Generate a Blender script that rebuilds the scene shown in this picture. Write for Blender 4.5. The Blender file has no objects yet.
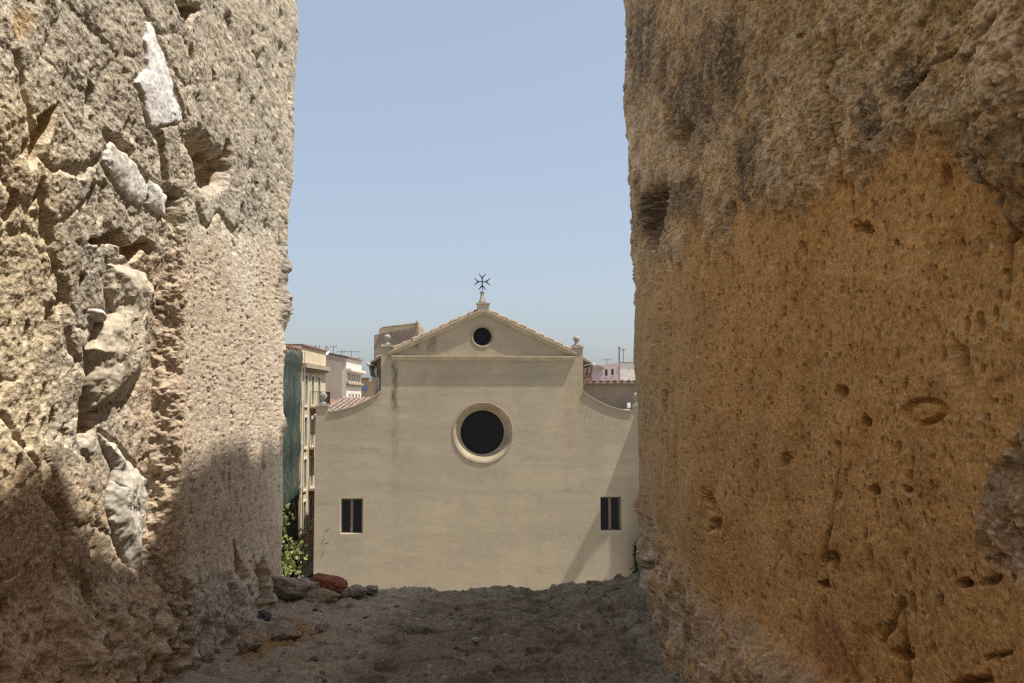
import bpy, bmesh, math, random
import numpy as np
from mathutils import Vector, Matrix
from mathutils.geometry import tessellate_polygon
R = math.radians
random.seed(7)
scene = bpy.context.scene
# ------------------------------------------------------------------ camera, sky, sun, exposure
# origin = the camera's eye; the street lies 11 m below it
GROUND = -11.0
F = 900.0
PITCH = math.atan(58.5 / F)
cam_data = bpy.data.cameras.new('camera')
cam_data.sensor_width = 36.0
cam_data.lens = 36.0 * F / 1024.0
cam_data.clip_start = 0.05
cam_data.clip_end = 5000
cam = bpy.data.objects.new('camera', cam_data)
scene.collection.objects.link(cam)
cam.rotation_euler = (math.pi / 2 + PITCH, 0, 0)
scene.camera = cam

SUN_EL, SUN_A = R(67.5), R(15.0)          # height, and angle from +X towards the camera's back
to_sun = Vector((math.cos(SUN_EL) * math.cos(SUN_A), -math.cos(SUN_EL) * math.sin(SUN_A), math.sin(SUN_EL)))
world = bpy.data.worlds.new('World')
scene.world = world
world.use_nodes = True
wn = world.node_tree
sky = wn.nodes.new('ShaderNodeTexSky')
sky.sky_type = 'NISHITA'
sky.sun_disc = False
sky.sun_elevation = SUN_EL
sky.sun_rotation = R(90) + SUN_A
sky.altitude = 50
sky.air_density = 1.0
sky.dust_density = 3.0
sky.ozone_density = 1.0
bg = wn.nodes['Background']
bg.inputs['Strength'].default_value = 0.087
# thin even veil of summer haze over the clear sky
dim = wn.nodes.new('ShaderNodeVectorMath'); dim.operation = 'SCALE'; dim.inputs['Scale'].default_value = 0.6
veil = wn.nodes.new('ShaderNodeVectorMath'); veil.operation = 'ADD'; veil.inputs[1].default_value = (1.56, 1.72, 1.94)
wn.links.new(sky.outputs['Color'], dim.inputs[0]); wn.links.new(dim.outputs[0], veil.inputs[0])
wn.links.new(veil.outputs[0], bg.inputs['Color'])
sd = bpy.data.lights.new('sun', 'SUN')
sd.energy = 4.1
sd.angle = R(0.6)
sd.color = (1.0, 0.94, 0.84)
sun = bpy.data.objects.new('sun', sd)
scene.collection.objects.link(sun)
sun.rotation_euler = (-to_sun).to_track_quat('-Z', 'Y').to_euler()
scene.cycles.use_denoising = False
scene.cycles.pixel_filter_type = 'BLACKMAN_HARRIS'
scene.cycles.filter_width = 1.35
scene.view_settings.view_transform = 'Standard'
scene.view_settings.look = 'None'
scene.view_settings.exposure = 0.90
scene.view_settings.gamma = 1.0
scene.view_settings.use_curve_mapping = False

# ------------------------------------------------------------------ objects helpers
def link(o, parent=None):
    scene.collection.objects.link(o)
    if parent is not None:
        o.parent = parent
    return o

def tag(o, label=None, cat=None, group=None, kind=None):
    if label: o['label'] = label
    if cat: o['category'] = cat
    if group: o['group'] = group
    if kind: o['kind'] = kind
    return o

def empty(name, loc=(0, 0, 0), rz=0.0, label=None, cat=None, group=None):
    o = bpy.data.objects.new(name, None)
    o.location = loc
    o.rotation_euler = (0, 0, rz)
    o.empty_display_size = 0.2
    link(o)
    return tag(o, label, cat, group)

class MB:
    """collects faces, then links them as one mesh object"""
    def __init__(s):
        s.v = []; s.f = []
    def face(s, pts):
        n = len(s.v); s.v += [tuple(p) for p in pts]; s.f.append(tuple(range(n, n + len(pts))))
        return s
    def box(s, x0, x1, y0, y1, z0, z1):
        n = len(s.v)
        s.v += [(x0, y0, z0), (x1, y0, z0), (x1, y1, z0), (x0, y1, z0), (x0, y0, z1), (x1, y0, z1), (x1, y1, z1), (x0, y1, z1)]
        s.f += [tuple(n + i for i in q) for q in ((0, 3, 2, 1), (4, 5, 6, 7), (0, 1, 5, 4), (1, 2, 6, 5), (2, 3, 7, 6), (3, 0, 4, 7))]
        return s
    def prism(s, prof, fn, a, b):
        """profile polygon (p, q) swept from a to b; fn(p, q, t) -> point"""
        n = len(s.v); k = len(prof)
        s.v += [fn(p, q, a) for p, q in prof] + [fn(p, q, b) for p, q in prof]
        for i in range(k):
            j = (i + 1) % k
            s.f.append((n + i, n + j, n + k + j, n + k + i))
        for base, poly in ((0, prof), (k, prof)):
            for t in tessellate_polygon([[Vector((p, q, 0)) for p, q in poly]]):
                s.f.append(tuple(n + base + i for i in t))
        return s
    def lathe(s, prof, cx=0, cy=0, seg=20):
        n = len(s.v); k = len(prof)
        for r, z in prof:
            for i in range(seg):
                a = 2 * math.pi * i / seg
                s.v.append((cx + r * math.cos(a), cy + r * math.sin(a), z))
        for j in range(k - 1):
            for i in range(seg):
                i2 = (i + 1) % seg
                s.f.append((n + j * seg + i, n + j * seg + i2, n + (j + 1) * seg + i2, n + (j + 1) * seg + i))
        s.f.append(tuple(n + i for i in reversed(range(seg))))
        s.f.append(tuple(n + (k - 1) * seg + i for i in range(seg)))
        return s
    def tube(s, pts, r0, r1=None, seg=8):
        r1 = r0 if r1 is None else r1
        pts = [Vector(p) for p in pts]; n = len(s.v); k = len(pts)
        for i, p in enumerate(pts):
            d = (pts[min(i + 1, k - 1)] - pts[max(i - 1, 0)]).normalized()
            a = d.orthogonal().normalized(); b = d.cross(a)
            r = r0 + (r1 - r0) * i / (k - 1)
            for j in range(seg):
                t = 2 * math.pi * j / seg
                s.v.append(tuple(p + a * r * math.cos(t) + b * r * math.sin(t)))
        for i in range(k - 1):
            for j in range(seg):
                j2 = (j + 1) % seg
                s.f.append((n + i * seg + j, n + i * seg + j2, n + (i + 1) * seg + j2, n + (i + 1) * seg + j))
        s.f.append(tuple(n + j for j in reversed(range(seg))))
        s.f.append(tuple(n + (k - 1) * seg + j for j in range(seg)))
        return s
    def panel(s, fn, outer, holes=(), depth=0.3):
        """flat wall with real openings; fn(u, w, d) -> point, d = distance into the wall"""
        loops = [outer] + list(holes)
        flat = [p for l in loops for p in l]
        n = len(s.v)
        s.v += [fn(u, w, 0) for u, w in flat]
        for t in tessellate_polygon([[Vector((u, w, 0)) for u, w in l] for l in loops]):
            s.f.append(tuple(n + i for i in t))
        for l in holes:
            m = len(s.v); k = len(l)
            s.v += [fn(u, w, 0) for u, w in l] + [fn(u, w, depth) for u, w in l]
            for i in range(k):
                j = (i + 1) % k
                s.f.append((m + i, m + j, m + k + j, m + k + i))
        return s
    def build(s, name, m, parent=None, smooth=False, bevel=0, fix=True):
        me = bpy.data.meshes.new(name)
        me.from_pydata(s.v, [], s.f)
        if fix:
            b = bmesh.new(); b.from_mesh(me)
            bmesh.ops.remove_doubles(b, verts=b.verts, dist=1e-5)
            bmesh.ops.recalc_face_normals(b, faces=b.faces)
            b.to_mesh(me); b.free()
        me.materials.append(m)
        if smooth:
            me.polygons.foreach_set('use_smooth', [True] * len(me.polygons))
        o = link(bpy.data.objects.new(name, me), parent)
        if bevel:
            bv = o.modifiers.new('bevel', 'BEVEL'); bv.width = bevel; bv.segments = 2; bv.limit_method = 'ANGLE'
        return o

def circle(cx, cy, r, n=48):
    return [(cx + r * math.cos(2 * math.pi * i / n), cy + r * math.sin(2 * math.pi * i / n)) for i in range(n)]

def rect(x0, x1, z0, z1):
    return [(x0, z0), (x1, z0), (x1, z1), (x0, z1)]

# ------------------------------------------------------------------ materials
class NT:
    def __init__(s, name):
        s.m = bpy.data.materials.new(name); s.m.use_nodes = True
        s.t = s.m.node_tree; s.b = s.t.nodes['Principled BSDF']
        s.co = None
    def n(s, t, **k):
        x = s.t.nodes.new(t)
        for a, b in k.items(): setattr(x, a, b)
        return x
    def l(s, a, b): s.t.links.new(a, b)
    def coord(s):
        if s.co is None: s.co = s.n('ShaderNodeTexCoord').outputs['Object']
        return s.co
    def noise(s, scale, detail=6, rough=0.6, stretch=(1, 1, 1), dist=0.0, off=(0, 0, 0)):
        mp = s.n('ShaderNodeMapping'); mp.inputs['Scale'].default_value = stretch; mp.inputs['Location'].default_value = off
        s.l(s.coord(), mp.inputs['Vector'])
        x = s.n('ShaderNodeTexNoise'); x.inputs['Scale'].default_value = scale; x.inputs['Detail'].default_value = detail
        x.inputs['Roughness'].default_value = rough; x.inputs['Distortion'].default_value = dist
        s.l(mp.outputs[0], x.inputs['Vector'])
        return x.outputs['Fac']
    def mr(s, v, a, b, c=0.0, d=1.0):
        x = s.n('ShaderNodeMapRange'); x.interpolation_type = 'SMOOTHSTEP'
        for i, q in enumerate((a, b, c, d)): x.inputs[i + 1].default_value = q
        s.l(v, x.inputs[0]); return x.outputs[0]
    def math(s, op, a, b=0.0):
        x = s.n('ShaderNodeMath', operation=op)
        for i, q in enumerate((a, b)):
            if hasattr(q, 'links'): s.l(q, x.inputs[i])
            else: x.inputs[i].default_value = q
        return x.outputs[0]
    def mix(s, fac, a, b, mode='MIX'):
        x = s.n('ShaderNodeMix', data_type='RGBA', blend_type=mode)
        for i, q in ((0, fac), (6, a), (7, b)):
            if hasattr(q, 'links'): s.l(q, x.inputs[i])
            elif i == 0: x.inputs[0].default_value = q
            else: x.inputs[i].default_value = (*q, 1)
        return x.outputs[2]
    def bump(s, h, dist, strength=1.0, prev=None):
        x = s.n('ShaderNodeBump'); x.inputs['Distance'].default_value = dist; x.inputs['Strength'].default_value = strength
        s.l(h, x.inputs['Height'])
        if prev is not None: s.l(prev, x.inputs['Normal'])
        return x.outputs[0]
    def done(s, col, rough=0.9, nrm=None, spec=0.2, metal=0.0):
        if hasattr(col, 'links'): s.l(col, s.b.inputs['Base Color'])
        else: s.b.inputs['Base Color'].default_value = (*col, 1)
        s.b.inputs['Roughness'].default_value = rough
        s.b.inputs['Specular IOR Level'].default_value = spec
        s.b.inputs['Metallic'].default_value = metal
        if nrm is not None: s.l(nrm, s.b.inputs['Normal'])
        return s.m

def plaster(name, col, var=0.18, scale=0.6, bump=0.01, streak=True):
    t = NT(name)
    a = t.noise(scale, 8, 0.65)
    b = t.noise(scale * 2.5, 6, 0.6, (1, 1, 0.12), off=(3, 1, 7)) if streak else t.noise(scale * 4, 6)
    dark = tuple(c * (1 - var * 1.6) for c in col); lite = tuple(min(1, c * (1 + var * 0.6)) for c in col)
    c = t.mix(t.mr(a, 0.3, 0.7), dark, lite)
    c = t.mix(t.math('MULTIPLY', t.mr(b, 0.5, 0.8), 0.5), c, tuple(q * 0.62 for q in col))
    return t.done(c, 0.92, t.bump(t.noise(scale * 30, 4), bump))

def plain(name, col, rough=0.7, spec=0.3, metal=0.0, var=0.15, scale=3.0):
    t = NT(name)
    c = t.mix(t.mr(t.noise(scale, 6), 0.3, 0.7), tuple(q * (1 - var) for q in col), tuple(min(1, q * (1 + var)) for q in col))
    return t.done(c, rough, None, spec, metal)

def rock_mat(name, gloss=0.95, amp=1.0):
    t = NT(name)
    at = t.n('ShaderNodeVertexColor'); at.layer_name = 'Col'
    g = t.noise(330, 2, 0.5); g2 = t.noise(110, 3, 0.6, off=(5, 5, 5))
    k = t.math('MULTIPLY', t.mr(g, 0.3, 0.7, 1 - 0.2 * amp, 1 + 0.2 * amp), t.mr(g2, 0.25, 0.75, 0.82, 1.18))
    x = t.n('ShaderNodeVectorMath', operation='SCALE'); t.l(at.outputs['Color'], x.inputs[0]); t.l(k, x.inputs['Scale'])
    nrm = t.bump(g, 0.002, 0.5 * amp, t.bump(g2, 0.004, 0.4 * amp))
    return t.done(x.outputs[0], gloss, nrm, 0.15)

def tile_mat(name, a, b):
    t = NT(name)
    v = t.n('ShaderNodeTexVoronoi'); v.inputs['Scale'].default_value = 3.5; t.l(t.coord(), v.inputs['Vector'])
    sp = t.n('ShaderNodeSeparateColor'); t.l(v.outputs['Color'], sp.inputs[0])
    c = t.mix(sp.outputs[0], a, b)
    c = t.mix(t.math('MULTIPLY', t.mr(t.noise(2.5, 8, 0.7), 0.45, 0.7), 0.6), c, (0.13, 0.11, 0.09))
    return t.done(c, 0.9, t.bump(t.noise(25, 4), 0.02))

M = {}
M['rock'] = rock_mat('weathered_stone')
M['limestone'] = rock_mat('white_limestone', 0.8, 0.3)
M['tile'] = tile_mat('roof_tile', (0.28, 0.19, 0.14), (0.33, 0.26, 0.19))
M['tile_brown'] = tile_mat('brown_roof_tile', (0.20, 0.10, 0.07), (0.27, 0.16, 0.11))
M['tile_pink'] = tile_mat('pink_roof_tile', (0.32, 0.235, 0.20), (0.37, 0.285, 0.245))
M['stone_trim'] = plaster('stone_trim', (0.40, 0.33, 0.235), 0.12, 1.5, 0.01)
M['finial'] = plaster('finial_stone', (0.34, 0.31, 0.26), 0.35, 5, 0.01)
M['reveal'] = plaster('sunlit_reveal', (0.46, 0.40, 0.31), 0.1, 2)
M['ring'] = plaster('ring_stone', (0.32, 0.26, 0.18), 0.15, 1.5, 0.01)
M['iron'] = plain('wrought_iron', (0.03, 0.03, 0.035), 0.6, 0.4)
M['wood'] = plain('window_wood', (0.15, 0.115, 0.08), 0.6, 0.3, scale=8)
M['darkness'] = plain('dark_interior', (0.012, 0.011, 0.010), 0.9, 0.1)
tg = NT('window_glass'); M['glass'] = tg.done((0.010, 0.011, 0.013), 0.15, None, 0.12)
M['metal_pipe'] = plain('zinc_pipe', (0.35, 0.36, 0.36), 0.7, 0.3, 0.0)
M['mast'] = plain('dull_steel', (0.12, 0.12, 0.12), 0.7)
M['white_metal'] = plain('white_metal', (0.82, 0.82, 0.80), 0.7, 0.2)
M['yellow_wall'] = plaster('yellow_render', (0.60, 0.51, 0.34), 0.10, 0.5)
M['ochre_wall'] = plaster('ochre_render', (0.50, 0.36, 0.20), 0.12, 0.5)
M['grey_wall'] = plaster('grey_party_wall', (0.50, 0.44, 0.35), 0.12, 0.3)
M['white_wall'] = plaster('cream_render', (0.70, 0.62, 0.53), 0.08, 0.5)
M['brown_wall'] = plaster('brown_render', (0.31, 0.25, 0.19), 0.15, 0.5)
M['pink_wall'] = plaster('pale_pink_render', (0.52, 0.42, 0.42), 0.08, 0.4)
M['surround'] = plain('white_surround', (0.68, 0.64, 0.56), 0.8)
M['shutter'] = plain('dark_window', (0.05, 0.045, 0.04), 0.4)
M['blue_sign'] = plain('blue_sign', (0.12, 0.16, 0.34), 0.5)
M['leaf'] = plain('fresh_leaf', (0.15, 0.175, 0.04), 0.55, 0.4, var=0.35, scale=9)
M['leaf_dark'] = plain('dark_leaf', (0.020, 0.032, 0.014), 0.9, 0.05, var=0.3, scale=6)
M['bark'] = plain('bark', (0.10, 0.075, 0.05), 0.9)
tn = NT('green_net')
c = tn.mix(tn.mr(tn.noise(1.2, 6, 0.6, (1, 1, 0.25)), 0.35, 0.65), (0.06, 0.078, 0.066), (0.12, 0.13, 0.11))
c = tn.mix(tn.mr(tn.noise(5, 6, 0.7, (1, 1, 0.5)), 0.35, 0.65), c, (0.03, 0.055, 0.045))
M['net'] = tn.done(c, 0.85)
tn.l(tn.mr(tn.noise(0.9, 5, 0.6, (1, 1, 0.4), off=(4, 4, 4)), 0.3, 0.7, 0.96, 0.62), tn.b.inputs['Alpha'])

# ------------------------------------------------------------------ noise in numpy
def _h(ix, iy, iz, seed):
    h = (ix.astype(np.int64) * 374761393 + iy.astype(np.int64) * 668265263 + iz.astype(np.int64) * 2147483647 + seed * 974711) & 0xffffffff
    h = ((h ^ (h >> 13)) * 1274126177) & 0xffffffff
    h = ((h ^ (h >> 16)) * 2246822519) & 0xffffffff
    return h ^ (h >> 15)
_G = np.array([(1, 1, 0), (-1, 1, 0), (1, -1, 0), (-1, -1, 0), (1, 0, 1), (-1, 0, 1), (1, 0, -1), (-1, 0, -1),
               (0, 1, 1), (0, -1, 1), (0, 1, -1), (0, -1, -1), (1, 1, 0), (0, -1, 1), (-1, 1, 0), (0, -1, -1)], dtype=np.float32)
def perlin(P, seed=0):
    i = np.floor(P).astype(np.int64); f = (P - i).astype(np.float32)
    w = f * f * f * (f * (f * 6 - 15) + 10)
    out = 0
    for dx in (0, 1):
        for dy in (0, 1):
            for dz in (0, 1):
                g = _G[_h(i[:, 0] + dx, i[:, 1] + dy, i[:, 2] + dz, seed) & 15]
                d = g[:, 0] * (f[:, 0] - dx) + g[:, 1] * (f[:, 1] - dy) + g[:, 2] * (f[:, 2] - dz)
                ww = (w[:, 0] if dx else 1 - w[:, 0]) * (w[:, 1] if dy else 1 - w[:, 1]) * (w[:, 2] if dz else 1 - w[:, 2])
                out = out + d * ww
    return out
def fbm(P, scale, octv=4, seed=0, gain=0.5, ridged=False, stretch=None):
    Q = P / scale
    if stretch is not None: Q = Q / np.array(stretch)
    a = 1.0; s = 0; tot = 0
    for o in range(octv):
        n = perlin(Q * (2.03 ** o) + 17.3 * o, seed + o)
        if ridged: n = 1 - 2.2 * np.abs(n)
        s = s + a * n; tot += a; a *= gain
    return s / tot * (1 if ridged else 1.6)
def worley(P, scale, seed=0, stretch=None):
    """distance to the nearest and second nearest point (in cells), and a random number per cell"""
    Q = P / scale
    if stretch is not None: Q = Q / np.array(stretch)
    i = np.floor(Q).astype(np.int64); f = (Q - i).astype(np.float32)
    F1 = np.full(len(P), 9.0, np.float32); F2 = F1.copy(); idn = np.zeros(len(P), np.float32)
    for dx in (-1, 0, 1):
        for dy in (-1, 0, 1):
            for dz in (-1, 0, 1):
                h = _h(i[:, 0] + dx, i[:, 1] + dy, i[:, 2] + dz, seed)
                a = (h & 1023) / 1023.0; b = ((h >> 10) & 1023) / 1023.0; c = ((h >> 20) & 1023) / 1023.0
                d = np.sqrt((dx + a - f[:, 0]) ** 2 + (dy + b - f[:, 1]) ** 2 + (dz + c - f[:, 2]) ** 2).astype(np.float32)
                r = (((h * 2654435761) & 0xffffffff) >> 8).astype(np.float32) / 16777216.0
                m = d < F1
                F2 = np.where(m, F1, np.minimum(F2, d)); idn = np.where(m, r, idn); F1 = np.where(m, d, F1)
    return F1, F2, idn
def ss(a, b, x):
    t = np.clip((x - a) / (b - a), 0, 1); return t * t * (3 - 2 * t)
def lerp(a, b, t): return a + (b - a) * t
def mixc(C, col, m):
    return C + (np.array(col)[None, :] - C) * np.clip(m, 0, 1)[:, None]
def proj(P):
    """direction in which a spot of the stone was seen, used only to read its place off the photo survey"""
    c, s = math.cos(PITCH), math.sin(PITCH)
    d = np.maximum(P[:, 1] * c + P[:, 2] * s, 0.25)
    return 512 + F * P[:, 0] / d, 341.5 - F * (-P[:, 1] * s + P[:, 2] * c) / d
def blob(px, py, cx, cy, rx, ry, rot=0.0):
    c, s = math.cos(R(rot)), math.sin(R(rot))
    dx, dy = px - cx, py - cy
    return np.sqrt(((dx * c + dy * s) / rx) ** 2 + ((-dx * s + dy * c) / ry) ** 2)
def segdist(px, py, pts):
    d = np.full(px.shape, 1e9)
    for (x0, y0), (x1, y1) in zip(pts[:-1], pts[1:]):
        vx, vy = x1 - x0, y1 - y0
        t = np.clip(((px - x0) * vx + (py - y0) * vy) / (vx * vx + vy * vy), 0, 1)
        d = np.minimum(d, np.hypot(px - x0 - t * vx, py - y0 - t * vy))
    return d

def grid_mesh(name, P, nu, nv, col, mat, parent=None, closed=False, keep=None):
    me = bpy.data.meshes.new(name)
    idx = np.arange(nu * nv).reshape(nv, nu)
    a = idx[:-1, :]; b = idx[1:, :]
    if closed:
        q = np.stack([a, np.roll(a, -1, 1), np.roll(b, -1, 1), b], -1).reshape(-1, 4)
    else:
        q = np.stack([a[:, :-1], a[:, 1:], b[:, 1:], b[:, :-1]], -1).reshape(-1, 4)
    if keep is not None: q = q[keep[q].all(1)]
    me.vertices.add(len(P)); me.vertices.foreach_set('co', P.astype(np.float32).ravel())
    me.loops.add(q.size); me.loops.foreach_set('vertex_index', q.astype(np.int32).ravel())
    me.polygons.add(len(q)); me.polygons.foreach_set('loop_start', np.arange(0, q.size, 4, dtype=np.int32))
    me.polygons.foreach_set('use_smooth', np.ones(len(q), dtype=bool))
    me.update(calc_edges=True)
    ca = me.color_attributes.new('Col', 'FLOAT_COLOR', 'POINT')
    ca.data.foreach_set('color', np.concatenate([np.clip(col, 0, 1), np.ones((len(P), 1))], 1).astype(np.float32).ravel())
    me.materials.append(mat)
    return link(bpy.data.objects.new(name, me), parent)

# ------------------------------------------------------------------ the two merlons of the rampart
Y_NEAR, Y_FAR, TOP = -1.5, 2.4, 2.17
def zrows(cap):
    z = [-0.8]
    while z[-1] < 1.08:
        z.append(z[-1] + max(cap, abs(z[-1]) / 330.0))
    while z[-1] < TOP - 0.01:
        z.append(z[-1] + 0.012)
    return np.array(z)
def merlon_grid(side, xin, ydens, cap):
    """closed ring round the merlon (inner face first), rows upwards and over the top; returns points and normals"""
    ring = []; nrm = []
    def add(x, y, nx, ny): ring.append((x, y)); nrm.append((nx, ny))
    for y in ydens: add(xin, y, -side, 0)
    r = 0.035; cx, cy = xin + side * r, Y_FAR - r
    for k in range(1, 16):
        a = math.pi / 2 * k / 16; add(cx - side * r * math.cos(a), cy + r * math.sin(a), -side * math.cos(a), math.sin(a))
    x, st = xin + side * r, 0.003
    while abs(x) < 2.6:
        add(x, Y_FAR, 0, 1); x += side * st; st = min(st * 1.06, 0.06)
    xo = x
    for y in np.arange(Y_FAR, Y_NEAR, -0.12): add(xo, y, side, 0)
    for x in np.arange(xo, xin, -side * 0.12): add(x, Y_NEAR, 0, -1)
    ring = np.array(ring); nrm = np.array(nrm)
    zr = zrows(cap); nz = len(zr); k = len(ring)
    P = np.zeros((nz + 14, k, 3)); N = np.zeros((nz + 14, k, 3))
    P[:nz, :, 0] = ring[:, 0]; P[:nz, :, 1] = ring[:, 1]; P[:nz, :, 2] = zr[:, None]
    N[:nz, :, 0] = nrm[:, 0]; N[:nz, :, 1] = nrm[:, 1]
    cen = np.array([(xin + xo) / 2, (Y_FAR + Y_NEAR) / 2])
    for j in range(14):
        t = ((j + 1) / 14) ** 2.2 * 0.98
        P[nz + j, :, :2] = ring + (cen - ring) * t; P[nz + j, :, 2] = zr[-1] + 0.03 * min(1, t * 12)
        N[nz + j, :, 2] = 1
    return P.reshape(-1, 3), N.reshape(-1, 3), k, nz + 14

# outlines of the light stones bedded in the left merlon: outline, proud by, seed, colour, label
STONES = [
    ([(147, 20), (153, 22), (158, 42), (168, 62), (174, 90), (183, 112), (181, 122), (170, 124), (150, 128), (145, 110), (143, 95), (136, 82), (146, 70), (145, 40)], 0.004, 3, (0.88, 0.87, 0.85), 'bright white flake of limestone high in the wall'),
    ([(113, 142), (128, 155), (142, 172), (148, 187), (146, 200), (137, 206), (125, 196), (112, 178), (102, 160)], 0.006, 5, (0.74, 0.71, 0.66), 'whitish wedge of limestone below the bright white flake'),
    ([(148, 178), (160, 186), (167, 198), (164, 218), (154, 214), (147, 203)], 0.005, 6, (0.80, 0.78, 0.74), 'small whitish chip beside the wedge'),
    ([(108, 264), (126, 263), (146, 274), (154, 290), (148, 312), (147, 340), (142, 372), (132, 392), (118, 403), (104, 404), (93, 410), (88, 392), (90, 365), (86, 350), (100, 322), (112, 312), (106, 290)], 0.026, 8, (0.50, 0.44, 0.34), 'big buff boulder jutting from the middle of the wall'),
    ([(97, 430), (112, 442), (130, 462), (146, 478), (148, 505), (143, 540), (141, 575), (134, 590), (124, 560), (108, 520), (106, 490), (112, 470)], 0.018, 12, (0.52, 0.48, 0.41), 'long pale grey stone low in the wall'),
    ([(91, 310), (99, 308), (104, 314), (101, 322), (93, 323), (88, 317)], 0.012, 16, (0.60, 0.57, 0.52), None)]
def polydist(px, py, poly):
    """signed distance to an outline, negative inside"""
    d = segdist(px, py, poly + [poly[0]]); ins = np.zeros(px.shape, bool); n = len(poly)
    for i in range(n):
        x0, y0 = poly[i]; x1, y1 = poly[(i + 1) % n]
        if y0 == y1: continue
        c_ = ((y0 > py) != (y1 > py)) & (px < (x1 - x0) * (py - y0) / (y1 - y0) + x0); ins ^= c_
    return np.where(ins, -d, d)
def left_base(P, w1, near=None):
    """offset of the left face from its mean plane, and how much a spot belongs to the set-back nearer half"""
    px, py = proj(P)
    stepy = 1.635 + 0.007 * w1
    if near is None: near = ss(stepy + 0.018, stepy - 0.018, P[:, 1])
    low = ss(40, 430, py)
    return 0.022 * ss(0.2, 1.1, P[:, 2]) + 0.004 * ss(-0.1, -0.5, P[:, 2]) - 0.056 * near * low, near, low
# ---- left merlon
def left_merlon():
    y = list(np.arange(Y_NEAR, 0.95, 0.03)); t = 0.95
    while t < Y_FAR - 0.036:
        y.append(t); d = t * t / 540 * 1.05
        if 1.605 < t < 1.665: d = 0.0012
        t += d
    P, N, nu, nv = merlon_grid(-1, -0.60, y, 0.0013)
    B = P.copy()
    # lean of the face and its far edge, read from the survey
    inner = np.clip(N[:, 0], 0, 1)
    w1 = fbm(P, 0.12, 4, 11); w2 = fbm(P, 0.12, 4, 23)
    # the nearer half is set back behind a dressed block, below the upper course
    off, near, low = left_base(B, w1)
    P[:, 0] += off * inner
    B = P.copy(); px, py = proj(P)
    qx, qy = px + w1 * 14, py + w2 * 20            # ragged outlines
    dress = (1 - near) * ss(215, 235, qy + (qx - 180) * -0.25 ) * inner * ss(600, 560, qy)
    rough = 1 - 0.72 * dress
    # displacement
    stepm = 4 * near * (1 - near) * low * inner
    flush = np.ones(len(P))
    for st_ in STONES: flush = np.minimum(flush, ss(-2, 30, polydist(px, py, st_[0])))
    d = 0.010 * fbm(P, 0.33, 3, 1) * rough * flush
    d += 0.0042 * fbm(P, 0.075, 4, 3, 0.5) * rough * (0.25 + 0.75 * flush)
    d += 0.0020 * fbm(P, 0.022, 3, 5, 0.5) * (0.4 + 0.6 * rough)
    d += 0.0007 * fbm(P, 0.006, 2, 8, 0.5)
    # pebbles standing out of the concrete-like rubble, and the pits they left
    f1, f2, rid = worley(P, 0.0085, 31)
    d += 0.0008 * ss(0.62, 0.1, f1) * (rid > 0.35) * rough
    g1, g2, gid = worley(P + 0.010 * np.stack([w1, w2, w1], 1), 0.034, 37, (1, 0.8, 1.9))
    pit = ss(0.42, 0.27, g1 * (0.75 + 0.7 * ((gid * 13) % 1))) * (gid > 0.66)
    d -= 0.009 * pit * rough * flush
    h1, h2, hid = worley(P, 0.013, 41, (1, 1, 1.5))
    pit2 = ss(0.42, 0.15, h1) * (hid > 0.5)
    d -= 0.0020 * pit2
    # big lumps of the nearest rubble, split by deep joints
    k1, k2, kid = worley(P + 0.05 * np.stack([w1, w2, w1], 1) * 0.6, 0.20, 47, (1, 1.1, 0.8))
    joint = ss(0.10, 0.0, k2 - k1) * near
    d += (0.006 * (kid - 0.5) * near - 0.002 * joint) * inner
    # grooves where the mason dressed the block
    tool = fbm(P, 0.020, 3, 51, 0.5, stretch=(1, 0.5, 5.0))
    gro = ss(0.05, 0.45, fbm(B, 0.030, 4, 53, 0.6, stretch=(1, 0.55, 2.6))) * ss(-0.2, 0.3, fbm(B, 0.012, 3, 54)) * dress
    d += (0.0012 * tool - 0.0035 * gro / 1.0) * dress
    for pts, w, dep in (([(22, 55), (36, 118), (46, 142), (58, 158), (84, 167), (98, 158)], 3, .007), ([(36, 118), (44, 170), (50, 235), (60, 300)], 3, .005),
                        ([(60, 300), (70, 340), (90, 400), (80, 450), (95, 520)], 3, .005), ([(150, 128), (172, 200), (176, 225)], 4, .008), ([(182, 120), (200, 205), (232, 235)], 3, .006),
                        ([(0, 420), (30, 450), (60, 520), (55, 600)], 3, .005), ([(60, 440), (50, 480), (60, 560), (95, 610), (100, 683)], 3, .006)):
        sg = segdist(qx, qy, pts); d -= dep * ss(w * 1.8, w * 0.2, sg) * inner
    # cavities
    def cav(cx, cy, rx, ry, dep, rot=0):
        nonlocal d
        m = ss(1.15, 0.55, blob(qx, qy, cx, cy, rx, ry, rot)); d -= dep * m * inner; return m
    cv = cav(207, 160, 17, 32, 0.050, -12)
    cv = np.maximum(cv, cav(188, 6, 14, 12, 0.035))
    cv = np.maximum(cv, cav(122, 245, 34, 9, 0.030, 12))
    cv = np.maximum(cv, cav(88, 405, 12, 36, 0.035))
    cv = np.maximum(cv, cav(45, 128, 7, 28, 0.022, 25))
    cv = np.maximum(cv, cav(170, 205, 8, 14, 0.025))
    cv = np.maximum(cv, cav(120, 145, 16, 8, 0.018, 40))
    cv = np.maximum(cv, cav(178, 655, 8, 12, 0.03, 20))
    cv = np.maximum(cv, cav(252, 585, 8, 28, 0.04))
    cv = np.maximum(cv, cav(236, 560, 5, 20, 0.03))
    # beds of the white stones
    bed = np.ones(len(P))
    for st_ in STONES:
        e = polydist(px, py, st_[0]); bed = np.minimum(bed, ss(-3, 4, e)); d -= 0.003 * ss(4, 1, np.abs(e)) * inner
    d = d * (1 - (1 - bed) * inner) - 0.003 * (1 - bed) * inner
    # the block runs out to a ragged foot
    d += 0.016 * ss(560, 640, qy) * fbm(B, 0.06, 4, 95) * inner
    foot = ss(-0.26, -0.47, B[:, 2] + 0.03 * w2)
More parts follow.
